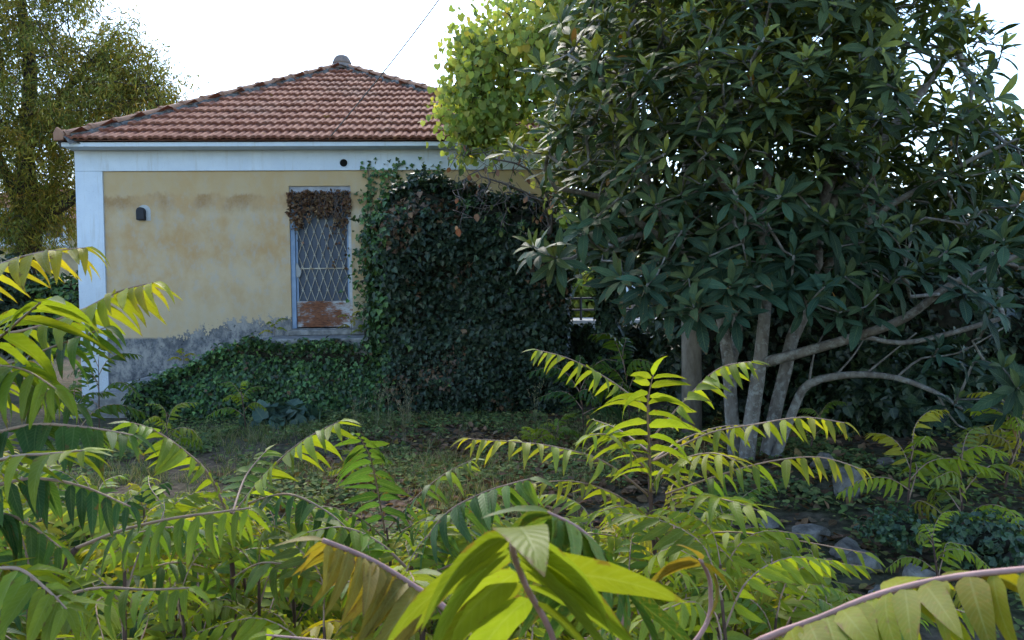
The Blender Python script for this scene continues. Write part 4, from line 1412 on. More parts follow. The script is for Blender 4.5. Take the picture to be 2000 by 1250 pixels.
# neighbour behind the tall tree
nb_ = P(60, 470, 27); NB = Vector((nb_.x - .3, nb_.y, 0))
nh = tag(empty('neighbour_house', NB), 'ochre neighbouring house half hidden behind the tall tree', 'house')
mb = MB(); mb.box(-5, 3.2, 0, 7, -.2, 4.4); mb.build('wall', simple_mat('neighbour_plaster', (.42, .34, .21), .95, .2, 3), nh)
mb = MB(); mb.add([(-5.4, -.4, 4.4), (3.6, -.4, 4.4), (3.6, 7.4, 4.4), (-5.4, 7.4, 4.4), (-.9, 3.5, 6.2)], [(0, 1, 4), (1, 2, 4), (2, 3, 4), (3, 0, 4), (3, 2, 1, 0)]); mb.build('roof', M['tile'], nh)
for (u, v) in ((108, 438), (20, 438), (-70, 440)):
    q = P(u, v, 27)
    mb = MB(); mb.box(q.x - NB.x - .42, q.x - NB.x + .42, -.06, .05, q.z - .75, q.z + .55); wdw = mb.build('window', M['white'], nh)
    mb = MB(); mb.box(q.x - NB.x - .30, q.x - NB.x + .30, -.075, -.063, q.z - .45, q.z + .25); mb.build('pane', M['pane'], wdw)
    mb = MB(); mb.box(q.x - NB.x - .6, q.x - NB.x + .6, -.16, -.003, q.z - .83, q.z - .753); mb.build('sill', M['nosing'], wdw)
shrub('bush', 'dark green bush at the foot of the tall tree left of the house', 'bush', P(110, 610, 15.2), (1.3, .8, .7), 3000, .11, IVY_L, seed=5)
shrub('bush', 'dark bush at the left edge beyond the foreground leaves', 'bush', P(-40, 600, 14.6), (1.0, .9, .9), 2600, .11, IVY_D, seed=6)

# ------------------------------------------------------------------ rocks
def rock(u, v, d, sx, sy, sz, label, seed):
    p = P(u, v, d)
    g = ground_h(p.x, p.y)
    import bmesh
    rr_ = random.Random(int(seed * 10))
    planes = [(Vector((rr_.gauss(0, 1), rr_.gauss(0, 1), rr_.gauss(0, .8))).normalized(), rr_.uniform(.5, .8)) for _ in range(9)]
    sx, sy, sz = sx * .88, sy * .88, sz * .88
    bm = bmesh.new()
    bmesh.ops.create_icosphere(bm, subdivisions=4, radius=1)
    for vv in bm.verts:
        c = vv.co.copy()
        k = 1 + .35 * noise.noise(c * 1.1 + Vector((seed, 0, 0))) + .16 * noise.noise(c * 2.8 + Vector((0, seed, 0))) + .07 * noise.noise(c * 7 + Vector((0, 0, seed)))
        cell = noise.cell_vector(c * 1.6 + Vector((seed, seed, 0)))
        k += .16 * (cell.x - .5) + .05 * noise.noise(c * 15)
        c = c * (1 + .12 * noise.noise(c * 3.1 + Vector((seed, 0, 0))))
        for pn, pd in planes:
            e = c.dot(pn) - pd
            if e > 0: c -= pn * e * .92
        c *= 1 + .05 * noise.noise(c * 8 + Vector((seed, 0, 0))) + .025 * noise.noise(c * 20)
        vv.co = Vector((c.x * sx, c.y * sy, c.z * sz))
    me = bpy.data.meshes.new('rock'); bm.to_mesh(me); bm.free()
    me.polygons.foreach_set('use_smooth', [True] * len(me.polygons))
    me.materials.append(M['stone'])
    o = link('rock', me, None, (p.x, p.y, g + sz * .38))
    o.rotation_euler = (0, 0, seed * 1.3)
    tag(o, label, 'rock', 'limestone rocks on the right-hand bank')
for i, a in enumerate([
        (1605, 885, 6.6, .14, .12, .12, 'rounded grey rock just right of the loquat base'),
        (1655, 945, 6.0, .17, .15, .17, 'tall boulder among the sapling fronds below the loquat'),
        (1725, 905, 6.6, .10, .10, .08, 'small pale rock before the dark ivy mound'),
        (1590, 995, 5.3, .20, .14, .07, 'flat slab-like rock below the tall boulder'),
        (1655, 1010, 5.0, .16, .13, .10, 'pale rock touching the flat slab, on its right'),
        (1690, 1035, 4.8, .13, .11, .09, 'broken rock in front of the pale rocks on the bank'),
        (1800, 1080, 4.5, .14, .12, .13, 'dark jagged rock beside the yellow-green sapling'),
        (1735, 1112, 4.2, .12, .12, .11, 'dark rock low on the bank under leaflets'),
        (1992, 1065, 4.5, .14, .12, .14, 'bluish rock cut by the right edge'),
        (1650, 1118, 4.2, .09, .09, .07, 'small dark rock at the foot of the bank'),
        (1500, 978, 5.5, .09, .08, .06, 'small pale rock left of the flat slab'),
        (1880, 925, 6.8, .10, .09, .07, 'small stone by the bare earth on the right')]):
    rock(*a, i * 3.7 + 1)

# ------------------------------------------------------------------ ground cover
def on_ground(N, f):
    out = []
    while len(out) < N:
        x, y = f()
        out.append((x, y, ground_h(x, y)))
    return np.array(out)
def clearing():
    while True:
        y = rng.uniform(4.2, 11.4)
        x = rng.uniform(-5.5, 5.5)
        if rng.random() < .35 + .65 * sstep(-.25, .35, tn(x, y, 2, .9)): return x, y
# fallen leaves
pos = on_ground(11000, lambda: ((rng.normal(.6, 1.3), rng.normal(8.0, 1.4)) if rng.random() < .5 else (rng.uniform(-2.0, 5.5), rng.uniform(1.4, 11)))) + np.array([0, 0, .012])
N = len(pos)
F = rnd3(N); F[:, 2] *= .25
cl = pick([(.16, .088, .05), (.23, .135, .08), (.10, .056, .035), (.26, .17, .07), (.22, .14, .09), (.36, .28, .08)], N, [4, 3, 3, .8, 1, .35])
tag(link('fallen_leaves', cloud_mesh('fallen_leaves', [T_LITTER], pos, frames(F, np.tile(np.array([0, 0, 1.]), (N, 1)) + rnd3(N) * .35), .075 * (.5 + .9 * rng.random(N)), cl, M['leaf_dry'])),
    'brown fallen leaves scattered over the clearing', 'leaf litter', kind='stuff')
# creeping green ground cover
pos = np.concatenate([on_ground(56000, clearing), on_ground(9000, lambda: (rng.uniform(-3.2, 3.6), rng.uniform(1.2, 4.4)))])
keep = np.array([tn(p[0], p[1], 7, 1.1) + .4 * tn(p[0], p[1], 9, 3) > -.08 - .35 * sstep(8.8, 10.8, p[1]) + .10 * math.exp(-((p[0] - .4) / 1.3) ** 2 - ((p[1] - 8.2) / 1.3) ** 2) for p in pos])
pos = pos[keep]; N = len(pos)
hh = np.array([.03 + .12 * max(0, tn(p[0], p[1], 3, 1.5)) for p in pos])
pos[:, 2] += hh * rng.random(N) * 1.3 + .01
F = rnd3(N); F[:, 2] = np.abs(F[:, 2]) * .2
cl = pick([(.075, .11, .045), (.115, .155, .05), (.16, .19, .06), (.24, .24, .085)], N, [3, 4, 2.5, 1.5])
tag(link('ground_cover', cloud_mesh('ground_cover', [T_LITTER, T_HEART], pos, frames(F, np.tile(np.array([0, -.25, 1.]), (N, 1)) + rnd3(N) * .35), .040 * (.5 + .9 * rng.random(N)), cl, M['leaf_weed'])),
    'low creeping green weeds covering the ground of the clearing', 'ground cover', kind='stuff')
# grass
def tuft_spots():
    while True:
        y = rng.uniform(5.8, 10.9); x = rng.uniform(-4.2, 2.0)
        if rng.random() < sstep(.0, .4, tn(x, y, 12, .8)) + .06: return x, y
tp_ = on_ground(900, tuft_spots)
ix = np.repeat(np.arange(len(tp_)), 14)
N = len(ix)
pos = tp_[ix] + rnd3(N) * np.array([.035, .035, 0])
F = np.tile(np.array([0, 0, 1.]), (N, 1)) + rnd3(N) * np.array([.38, .38, .05])
cl = pick([(.10, .15, .05), (.16, .20, .06), (.27, .24, .12), (.33, .28, .15)], N, [3, 3, 2.2, 1.5])
tag(link('grass', cloud_mesh('grass', [T_BLADE], pos, frames(F, rnd3(N)), .13 * (.4 + .9 * rng.random(N)), cl, M['grass'])), 'tufts of thin grass, green and straw coloured, in the clearing', 'grass', kind='stuff')
# tall seed-head grasses
def seed_grass(u, v, d, label, h=.55):
    b = P(u, v, d); b.z = ground_h(b.x, b.y)
    o = tag(empty('seed_grass', b), label, 'grass', 'seeding grasses at the foot of the ivy')
    mb = MB(); ps, fs, cs = [], [], []
    for k in range(9):
        a = rng.random() * 6.3; l = rng.uniform(.02, .14); hh = h * rng.uniform(.6, 1.1)
        q = [Vector((.01 * math.cos(a), .01 * math.sin(a), 0)), Vector((l * .4 * math.cos(a), l * .4 * math.sin(a), hh * .6)), Vector((l * math.cos(a), l * math.sin(a), hh))]
        mb.tube(q, [.0014, .001, .0007], 3)
        for s in range(16):
            t = rng.random()
            ps.append(np.array(q[1].lerp(q[2], .35 + .65 * t))); fs.append(np.array([math.cos(a + s), math.sin(a + s), 1.2]))
    mb.build('stem', simple_mat('straw', (.20, .18, .10), .8), o)
    ps, fs = np.array(ps), np.array(fs); n = len(ps)
    tag(link('seeds', cloud_mesh('grass_seeds', [T_NARROW], ps, frames(fs, rnd3(n)), .035 * (.6 + .6 * rng.random(n)), pick([(.30, .26, .17), (.22, .19, .11)], n), M['grass']), o), kind='stuff')
for a in [(735, 830, 10.2, 'pale seeding grass in front of the corner of the landing'), (760, 812, 10.6, 'pale seeding grass at the dark gap between steps and ivy thicket'), (800, 815, 10.4, 'seeding grass leaning before the ivy thicket'),
          (790, 870, 9.0, 'seeding grass out in the clearing'), (1045, 800, 10.4, 'seeding grass at the right end of the ivy thicket'), (700, 850, 9.6, 'seeding grass below the ivy drape')]:
    seed_grass(*a)

# ------------------------------------------------------------------ tree-of-heaven saplings
AL = [leaf_tmpl(w_, lance2, 7, fo, b, fa, wv, tw, cu, seed=i) for i, (w_, fo, b, fa, wv, tw, cu) in enumerate([
    (.30, .16, .35, .05, .04, .0, .05), (.29, .20, .70, -.06, .05, .15, .08), (.31, .12, .55, .08, .06, -.2, .10), (.28, .25, .95, -.04, .03, .1, .0), (.30, .10, .25, .03, .08, .3, .12), (.32, .18, 1.1, .06, .04, -.1, .05)])]
AL += [leaf_tmpl(.30, lance2, 11, fo, b, fa, .03, tw, .04, seed=20 + i) for i, (fo, b, fa, tw) in enumerate([(.05, .55, .07, .05), (.04, .85, -.06, -.08), (.06, .4, .05, .12)])]
ALM = {k: [tmpl_mesh('leaflet', t, M[k]) for t in AL] for k in ('leaf_ailanthus', 'leaf_bronze')}
LIME, YEL, GRN, DRK, BRZ, PALE = (.225, .275, .02), (.36, .31, .025), (.115, .19, .025), (.05, .112, .032), (.24, .175, .022), (.22, .265, .045)

def curve_pts(pts, n):
    pts = [Vector(p) for p in pts]
    out = []
    m = len(pts) - 1
    for k in range(n + 1):
        f = k / n * m
        i = min(m - 1, int(f)); t = f - i
        a, b = pts[i], pts[i + 1]
        a0, b1 = pts[max(0, i - 1)], pts[min(m, i + 2)]
        out.append(.5 * (2 * a + (b - a0) * t + (2 * a0 - 5 * a + 4 * b - b1) * t * t + (3 * a - a0 - 3 * b + b1) * t ** 3))
    return out

def frond_layout(pts, leaf, npair, droop=.5, ang=.35, start=.15, up=Vector((0, 0, 1)), tipscale=.7, jit=1.0, spread=1.0):
    """leaflets of one frond: list of (position, forward, normal, length)"""
    n = 60
    c = curve_pts(pts, n)
    out = []
    for k in range(npair):
        for s in (-1, 1):
            t = start + (1 - start) * (k + .3 * (s > 0) + .2 * random.random()) / npair
            f = t * n; i = min(n - 1, int(f))
            p = c[i].lerp(c[i + 1], f - i)
            T_ = (c[min(n, i + 2)] - c[max(0, i - 2)]).normalized()
            S_ = T_.cross(up)
            if S_.length < .1: S_ = Vector((1, 0, 0))
            S_.normalize()
            N_ = S_.cross(T_).normalized()
            if random.random() < .04: continue
            dr = droop + random.gauss(0, .2) * jit
            fw = S_ * s * spread + T_ * (ang + .35 * t + random.gauss(0, .13) * jit) - Vector((0, 0, 1)) * dr
            fw.normalize()
            nn = N_ * (1.0) + S_ * s * dr * .9 + Vector((random.gauss(0, .16), random.gauss(0, .16), random.gauss(0, .1))) * jit
            Lf = leaf * (.72 + .38 * math.sin(math.pi * min(1, t * .95 + .05)) - (1 - tipscale) * max(0, t - .75) * 2) * random.uniform(.8, 1.12)
            out.append((p + fw * .004, fw, nn, Lf))
    p = c[-1]
    T_ = (c[-1] - c[-4]).normalized()
    out.append((p, (T_ - Vector((0, 0, droop * .4))).normalized(), Vector((0, -.2, 1)), leaf * .75 * tipscale + .01))
    return out, c

def mixc(a, b, t): return tuple(x * (1 - t) + y * t for x, y in zip(a, b))

def near_frond(thing, org, pts, leaf, npair, col, tipcol=None, droop=.5, ang=.35, start=.12, rr=(.0042, .0014), mat='leaf_ailanthus', rmat='rachis', up=Vector((0, 0, 1)), tipscale=.7, spread=1.0, bend=None, wid=.85):
    """frond with every leaflet a piece of its own"""
    base = Vector(pts[0])
    if droop < 1: droop *= .78
    lay, c = frond_layout(pts, leaf, npair, droop, ang, start, up, tipscale, 1.15, spread)
    mb = MB()
    mb.tube([q - base for q in c[::3]], [rr[0] + (rr[1] - rr[0]) * k / 20 for k in range(21)][:len(c[::3])], 6)
    fr = mb.build('frond', M[rmat], thing, True)
    fr.location = base - org
    n = len(lay)
    for i, (p, fw, nn, L) in enumerate(lay):
        Rm = frames(np.array([fw]), np.array([nn]))[0]
        ms = ALM[mat]
        o = link('leaflet', ms[random.choice(bend) if bend else random.randrange(6)], fr)
        o.matrix_local = Matrix.Translation(p - base) @ Matrix(Rm.tolist()).to_4x4() @ Matrix.Diagonal((L * wid * random.uniform(.88, 1.12), L, L, 1))
        t = i / n
        cc = mixc(col, tipcol, max(0, t * 1.3 - .3)) if tipcol else col
        k = random.uniform(.85, 1.15)
        o.color = (cc[0] * k * random.uniform(.92, 1.08), cc[1] * k, cc[2] * k * random.uniform(.9, 1.1), 1)
    return fr

def stem(thing, org, pts, r0, r1, name='stem', mat='stem_red'):
    mb = MB()
    c = curve_pts(pts, 16)
    mb.tube([q - org for q in c], [r0 + (r1 - r0) * k / 16 for k in range(17)], 8)
    return mb.build(name, M[mat], thing, True)

def PP(l): return [P(*q) for q in l]
GRP = 'tree-of-heaven saplings in the foreground'
def sapling_at(u, d, label, stems, r=(.010, .005)):
    b = P(u, 1250, d); b.z = ground_h(b.x, b.y)
    t = tag(empty('sapling', b), label, 'sapling', GRP)
    for s in stems:
        q = PP(s)
        stem(t, b, [Vector((q[0].x * .5 + b.x * .5, q[0].y * .5 + b.y * .5, b.z - .03))] + q, *r)
    return t, b

# central sapling
t, b = sapling_at(1285, 2.8, 'tall bright sapling in the middle with upright fan of fronds', [[(1290, 1230, 2.8), (1272, 1000, 2.8), (1268, 870, 2.8), (1266, 770, 2.8)], [(1306, 1240, 2.75), (1308, 1080, 2.75), (1312, 1010, 2.75)]])
nf = lambda *a, **k: near_frond(t, b, *a, **k)
nf(PP([(1268, 800, 2.8), (1190, 742, 2.75), (1115, 702, 2.65), (1048, 683, 2.6)]), .085, 11, LIME, PALE, .75, .3)
nf(PP([(1272, 960, 2.75), (1268, 870, 2.55), (1265, 790, 2.42), (1276, 732, 2.36)]), .165, 10, LIME, LIME, .30, .30, tipscale=.8, wid=.66, bend=[1, 3, 5])
nf(PP([(1270, 860, 2.8), (1330, 790, 2.75), (1400, 722, 2.7), (1468, 706, 2.62)]), .110, 11, LIME, LIME, .55, .45)
nf(PP([(1278, 900, 2.8), (1380, 848, 2.6), (1480, 828, 2.45), (1570, 815, 2.35), (1650, 826, 2.3)]), .095, 11, LIME, YEL, .9, .25)
nf(PP([(1264, 965, 2.8), (1180, 902, 2.7), (1080, 872, 2.6), (990, 862, 2.5), (912, 857, 2.45)]), .100, 12, PALE, YEL, .55, .5)
nf(PP([(1300, 965, 2.75), (1400, 930, 2.6), (1500, 902, 2.5), (1600, 893, 2.4), (1682, 916, 2.35)]), .100, 12, GRN, YEL, .85, .35)
nf(PP([(1280, 1010, 2.75), (1340, 975, 2.5), (1410, 975, 2.3), (1490, 1000, 2.2)]), .125, 9, LIME, LIME, .15, .8)
nf(PP([(1308, 1070, 2.75), (1400, 1040, 2.6), (1520, 1050, 2.45), (1690, 1080, 2.3)]), .105, 11, LIME, LIME, .7, .4)
nf(PP([(1268, 1010, 2.8), (1200, 965, 2.7), (1120, 940, 2.6), (1030, 945, 2.5)]), .095, 11, LIME, YEL, .6, .4)
nf(PP([(1275, 900, 2.85), (1330, 860, 3.0), (1400, 835, 3.15), (1450, 830, 3.25)]), .09, 9, YEL, YEL, .5, .4)
nf(PP([(1265, 880, 2.85), (1210, 840, 3.0), (1160, 820, 3.1)]), .09, 8, GRN, LIME, .5, .4)
nf(PP([(1285, 1090, 2.8), (1210, 1050, 2.7), (1120, 1040, 2.6)]), .10, 9, LIME, LIME, .5, .4)
nf(PP([(1300, 1140, 2.7), (1380, 1110, 2.5), (1470, 1130, 2.35)]), .11, 9, YEL, LIME, .5, .5)
nf(PP([(1310, 1010, 2.75), (1330, 1080, 2.5), (1340, 1160, 2.35), (1330, 1230, 2.3)]), .10, 9, GRN, LIME, .4, .3)

nf(PP([(1270, 930, 2.8), (1230, 880, 2.6), (1190, 850, 2.45), (1150, 850, 2.35)]), .12, 9, LIME, LIME, .5, .4, wid=.75)
nf(PP([(1272, 950, 2.8), (1330, 900, 2.6), (1390, 885, 2.45), (1440, 900, 2.35)]), .12, 9, LIME, YEL, .5, .4, wid=.75)
nf(PP([(1290, 1060, 2.8), (1250, 1010, 2.5), (1215, 990, 2.35), (1170, 1000, 2.25)]), .12, 9, LIME, LIME, .4, .4, wid=.75)

# stemmed sapling lower left of the middle
t, b = sapling_at(455, 2.2, 'sapling with dark stem and arching fronds below the ivy drape', [[(458, 1235, 2.2), (455, 1130, 2.2), (450, 1060, 2.2), (452, 1000, 2.2)]])
nf = lambda *a, **k: near_frond(t, b, *a, **k)
nf(PP([(452, 1010, 2.2), (520, 925, 2.15), (590, 862, 2.1), (665, 822, 2.05)]), .105, 12, LIME, LIME, .75, .5)
nf(PP([(480, 985, 2.2), (560, 965, 2.1), (640, 1000, 2.0), (705, 1060, 1.95)]), .095, 11, DRK, GRN, .75, .35)
nf(PP([(450, 1020, 2.2), (410, 930, 2.15), (360, 880, 2.1), (300, 840, 2.05), (255, 825, 2.0)]), .095, 12, LIME, GRN, .6, .4)
nf(PP([(452, 1070, 2.2), (400, 1040, 2.05), (330, 1030, 1.9), (270, 1040, 1.8)]), .10, 10, DRK, GRN, .9, .2)
nf(PP([(455, 1130, 2.2), (510, 1100, 2.1), (580, 1110, 2.0), (640, 1150, 1.95)]), .10, 10, GRN, LIME, .7, .3)
nf(PP([(455, 1150, 2.2), (400, 1110, 2.1), (330, 1100, 2.0), (250, 1130, 1.9)]), .10, 10, GRN, DRK, .7, .3)
nf(PP([(455, 1000, 2.25), (480, 930, 2.4), (520, 880, 2.5)]), .09, 8, GRN, LIME, .5, .4)

# small upright sapling in the centre left
t, b = sapling_at(770, 3.1, 'small upright sapling with fern-like frond in front of the clearing', [[(765, 1150, 3.1), (760, 1080, 3.1), (755, 1030, 3.1)]], (.007, .004))
nf = lambda *a, **k: near_frond(t, b, *a, **k)
nf(PP([(752, 1040, 3.1), (738, 960, 3.0), (722, 890, 2.9), (700, 852, 2.8)]), .135, 12, DRK, GRN, .35, .15, tipscale=.8)
nf(PP([(760, 1030, 3.1), (820, 965, 3.0), (870, 925, 2.9), (922, 898, 2.85)]), .095, 11, DRK, PALE, .85, .3)
nf(PP([(760, 1060, 3.1), (700, 1010, 3.0), (640, 990, 2.9), (590, 1000, 2.8)]), .10, 10, GRN, LIME, .6, .4)
nf(PP([(765, 1050, 3.1), (840, 1010, 2.9), (930, 1000, 2.7)]), .11, 9, GRN, GRN, .6, .3)

# sapling whose blue-green frond reaches the centre
t, b = sapling_at(830, 2.0, 'sapling with glossy dark green frond in the lower middle', [[(825, 1240, 2.0), (815, 1150, 2.0), (800, 1100, 2.0)]], (.008, .005))
nf = lambda *a, **k: near_frond(t, b, *a, **k)
nf(PP([(800, 1110, 2.0), (865, 1010, 1.95), (945, 962, 1.9), (1035, 935, 1.85)]), .12, 12, DRK, GRN, .9, .3)
nf(PP([(805, 1120, 2.0), (740, 1060, 2.0), (670, 1030, 1.95), (600, 1040, 1.9)]), .10, 10, GRN, LIME, .5, .4)
nf(PP([(810, 1140, 2.0), (890, 1100, 1.9), (970, 1090, 1.8)]), .11, 9, GRN, DRK, .6, .4)
nf(PP([(815, 1160, 2.0), (740, 1130, 1.9), (660, 1140, 1.8)]), .11, 9, LIME, GRN, .5, .4)

# left edge saplings
t, b = sapling_at(-150, 1.8, 'tall sapling at the left edge with yellow fronds against the white pilaster', [[(-150, 1200, 1.8), (-140, 900, 1.8), (-120, 650, 1.8), (-90, 560, 1.8)]], (.013, .006))
nf = lambda *a, **k: near_frond(t, b, *a, **k)
nf(PP([(-100, 570, 1.8), (-20, 525, 1.75), (70, 495, 1.7), (168, 484, 1.68)]), .105, 11, YEL, YEL, .75, .55, rmat='rachis')
nf(PP([(-110, 640, 1.8), (20, 650, 1.75), (150, 610, 1.7), (230, 570, 1.68), (300, 552, 1.65)]), .110, 12, LIME, YEL, .85, .35, start=.3)
nf(PP([(-120, 700, 1.75), (-20, 670, 1.6), (50, 615, 1.5), (80, 590, 1.45)]), .165, 9, LIME, LIME, .45, .3, tipscale=.9)
nf(PP([(-120, 720, 1.8), (0, 715, 1.7), (110, 675, 1.65), (205, 640, 1.6)]), .105, 11, DRK, GRN, .9, .4)
nf(PP([(-120, 760, 1.75), (-40, 720, 1.65), (40, 720, 1.55), (110, 760, 1.5)]), .12, 10, GRN, LIME, .8, .4)
nf(PP([(-130, 800, 1.8), (-40, 760, 1.75), (60, 750, 1.7), (150, 790, 1.65)]), .11, 10, LIME, DRK, .7, .4)

t, b = sapling_at(-60, 1.45, 'leafy sapling low at the left edge with broad pale fronds', [[(-70, 1240, 1.45), (-70, 1050, 1.45), (-50, 900, 1.45)], [(60, 1240, 1.7), (70, 1180, 1.7), (150, 1070, 1.7)]], (.011, .006))
nf = lambda *a, **k: near_frond(t, b, *a, **k)
nf(PP([(-60, 920, 1.45), (20, 893, 1.38), (100, 886, 1.32), (165, 880, 1.3)]), .088, 9, LIME, LIME, .35, .45)
nf(PP([(-60, 860, 1.5), (60, 830, 1.5), (170, 835, 1.5), (260, 850, 1.5)]), .095, 12, DRK, GRN, .75, .35)
nf(PP([(-50, 960, 1.45), (60, 935, 1.5), (160, 950, 1.5), (255, 990, 1.5)]), .085, 12, DRK, DRK, 1.2, .15)
nf(PP([(150, 1070, 1.7), (240, 1035, 1.6), (340, 1012, 1.5), (430, 1000, 1.45), (490, 992, 1.42)]), .088, 11, GRN, LIME, 1.2, .15)
nf(PP([(70, 1180, 1.7), (180, 1150, 1.55), (290, 1152, 1.45), (370, 1148, 1.4)]), .09, 11, GRN, LIME, .8, .4)
nf(PP([(-60, 1120, 1.45), (30, 1110, 1.35), (90, 1150, 1.3), (130, 1190, 1.28)]), .10, 9, LIME, LIME, .5, .4)
nf(PP([(-60, 1000, 1.45), (30, 1010, 1.5), (120, 1070, 1.5)]), .09, 9, DRK, GRN, .8, .3)
nf(PP([(70, 1200, 1.7), (60, 1120, 1.7), (40, 1040, 1.7)]), .10, 9, DRK, GRN, .5, .2)

# close sapling right below the lens
t, b = sapling_at(1130, .95, 'very close sapling at the bottom edge with huge translucent leaflets', [[(1130, 1700, .95), (1130, 1450, .95)]], (.012, .008))
nf = lambda *a, **k: near_frond(t, b, *a, **k)
nf(PP([(1130, 1450, .92), (1085, 1260, .80), (1030, 1150, .72), (1003, 1080, .66), (1006, 1036, .62)]), .130, 7, (.22, .26, .022), (.22, .26, .022), .58, .0, start=.42, rr=(.0038, .0026), rmat='rachis_purple', tipscale=1.0, bend=[6, 7, 8], wid=1.4)
nf(PP([(1130, 1450, .95), (900, 1215, 1.0), (800, 1140, 1.0), (720, 1092, .98), (630, 1055, .95)]), .092, 12, BRZ, (.3, .22, .03), .75, .25, start=.35, rr=(.005, .003), mat='leaf_bronze', rmat='rachis_purple')
nf(PP([(1140, 1450, .95), (1215, 1230, .9), (1190, 1110, .86), (1140, 1040, .84), (1070, 1000, .82)]), .12, 12, (.075, .145, .025), (.11, .17, .025), .75, .0, start=.4, mat='leaf_bronze', rmat='rachis_purple')
nf(PP([(1150, 1450, 1.0), (1360, 1250, 1.05), (1388, 1150, 1.05), (1368, 1092, 1.02)]), .115, 2, BRZ, (.26, .17, .03), .8, .1, start=.88, rr=(.0036, .0026), mat='leaf_bronze', rmat='rachis_purple')
nf(PP([(1180, 1460, 1.0), (1440, 1275, .95), (1600, 1208, .90), (1720, 1160, .86), (1870, 1126, .80), (2080, 1105, .74)]), .100, 14, (.20, .225, .015), (.235, .20, .015), .48, .2, start=.3, rr=(.0046, .003), mat='leaf_bronze', rmat='rachis_purple', bend=[6, 7, 8], wid=1.0)
nf(PP([(1120, 1450, 1.0), (900, 1300, 1.1), (700, 1260, 1.15), (520, 1240, 1.2)]), .10, 9, GRN, LIME, .5, .4, rmat='rachis_purple')

# ---- farther saplings: fronds share meshes
def frond_mesh(i):
    L = 1.0
    arch_ = random.uniform(.15, .4)
    pts = [Vector((0, 0, 0)), Vector((random.gauss(0, .03), .35, .12 + arch_ * .3)), Vector((random.gauss(0, .05), .7, .1 + arch_ * .25)), Vector((random.gauss(0, .08), 1.0, -.05 - random.random() * .1))]
    lay, c = frond_layout(pts, .27, 10, random.uniform(.3, .8), .35, .15)
    mb = MB(); mb.tube([q for q in c[::6]], [.010 - .007 * k / 10 for k in range(11)], 4)
    fw = np.array([a[1] for a in lay]); nn = np.array([a[2] for a in lay])
    small = [leaf_tmpl(.30, lance2, 4, .16, .5, .05, .04, .1, .05, seed=2), leaf_tmpl(.29, lance2, 4, .2, .8, -.05, .04, -.1, .05, seed=3)]
    me = cloud_mesh('frond', small, np.array([a[0] for a in lay]), frames(fw, nn), np.array([a[3] for a in lay]), np.ones((len(lay), 3)), M['leaf_ailanthus'])
    # add the rachis to the same mesh
    import bmesh
    bm = bmesh.new(); bm.from_mesh(me)
    vs = [bm.verts.new(v) for v in mb.v]
    for f in mb.f:
        fc = bm.faces.new([vs[k] for k in f]); fc.material_index = 1
    bm.to_mesh(me); bm.free()
    me.materials.append(M['rachis'])
    return me
FM = [frond_mesh(i) for i in range(9)]
stem_cache = {}
def far_sapling(x, y, h, label, cols, nfr=8, flen=.45, group=None, name='sapling', lean=.05):
    z = ground_h(x, y)
    t = tag(empty(name, (x, y, z)), label, 'sapling', group)
    mb = MB(); top = Vector((random.gauss(0, lean), random.gauss(0, lean), h))
    mb.tube([(0, 0, -.03), (top.x * .4, top.y * .4, h * .5), top], [.009, .007, .004], 5)
    mb.build('stem', M['stem_red'], t)
    a = random.random() * 6.3
    for k in range(nfr):
        f = k / max(1, nfr - 1)
        hh = h * (.35 + .65 * f)
        a += 2.4 + random.gauss(0, .2)
        o = link('frond', random.choice(FM), t)
        el = .15 + .55 * f + random.gauss(0, .12)
        s = flen * random.uniform(.8, 1.2) * (1.05 - .25 * f)
        o.matrix_local = Matrix.Translation(top * (hh / h)) @ Matrix.Rotation(a, 4, 'Z') @ Matrix.Rotation(el, 4, 'X') @ Matrix.Rotation(random.gauss(0, .2), 4, 'Y') @ Matrix.Scale(s, 4)
        c = random.choice(cols); q = random.uniform(.8, 1.2)
        o.color = (c[0] * q, c[1] * q, c[2] * q, 1)
    return t
# undergrowth of young saplings between the large ones
vtop = lambda u: np.interp(u, [-300, 0, 150, 300, 450, 600, 750, 900, 1050, 1200, 1400, 1550, 1700, 2000, 2300], [800, 850, 900, 930, 950, 1000, 1040, 1040, 1000, 960, 980, 1060, 1150, 1190, 1190])
under, placed, tries = [], [], 0
while len(placed) < 158 and tries < 20000:
    tries += 1
    y = rng.uniform(1.85, 4.8); u = rng.uniform(-250, 1650)
    p = P(u, 900, y); x, y_ = p.x, p.y
    if any((x - a) ** 2 + (y_ - c) ** 2 < (.12 + .03 * y_) ** 2 for a, c in placed): continue
    ztop = P(u, vtop(u) + rng.uniform(10, 130), y).z - ground_h(x, y_) - .14
    if ztop < .22: continue
    placed.append((x, y_))
    h = min(ztop, rng.uniform(.7, 1.25))
    tone_ = rng.random()  # random choice between yellow-green and greener leaf colours
    cols = [LIME, LIME, YEL, PALE] if tone_ < .6 else ([GRN, LIME, DRK] if u < 900 else [GRN, LIME, LIME])
    under.append((y, u, far_sapling(x, y_, h, 'young leafy sapling', cols, int(rng.integers(9, 13)), rng.uniform(.28, .42), 'undergrowth of young saplings'), 'yellow-green' if tone_ < .6 else 'green'))
ORD = 'first second third fourth fifth sixth seventh eighth ninth tenth eleventh twelfth thirteenth fourteenth fifteenth sixteenth seventeenth eighteenth nineteenth twentieth'.split()
under.sort(key=lambda a: a[0])
ROWS = ['nearest', 'second', 'third', 'fourth', 'fifth', 'sixth', 'seventh', 'farthest']
per_row = math.ceil(len(under) / len(ROWS))
for ri, rn in enumerate(ROWS):
    for ci, a in enumerate(sorted(under[ri * per_row:(ri + 1) * per_row], key=lambda a: a[1])):
        a[2]['label'] = '%s young sapling, %s from the left in the %s row of undergrowth' % (a[3], ORD[ci], rn)
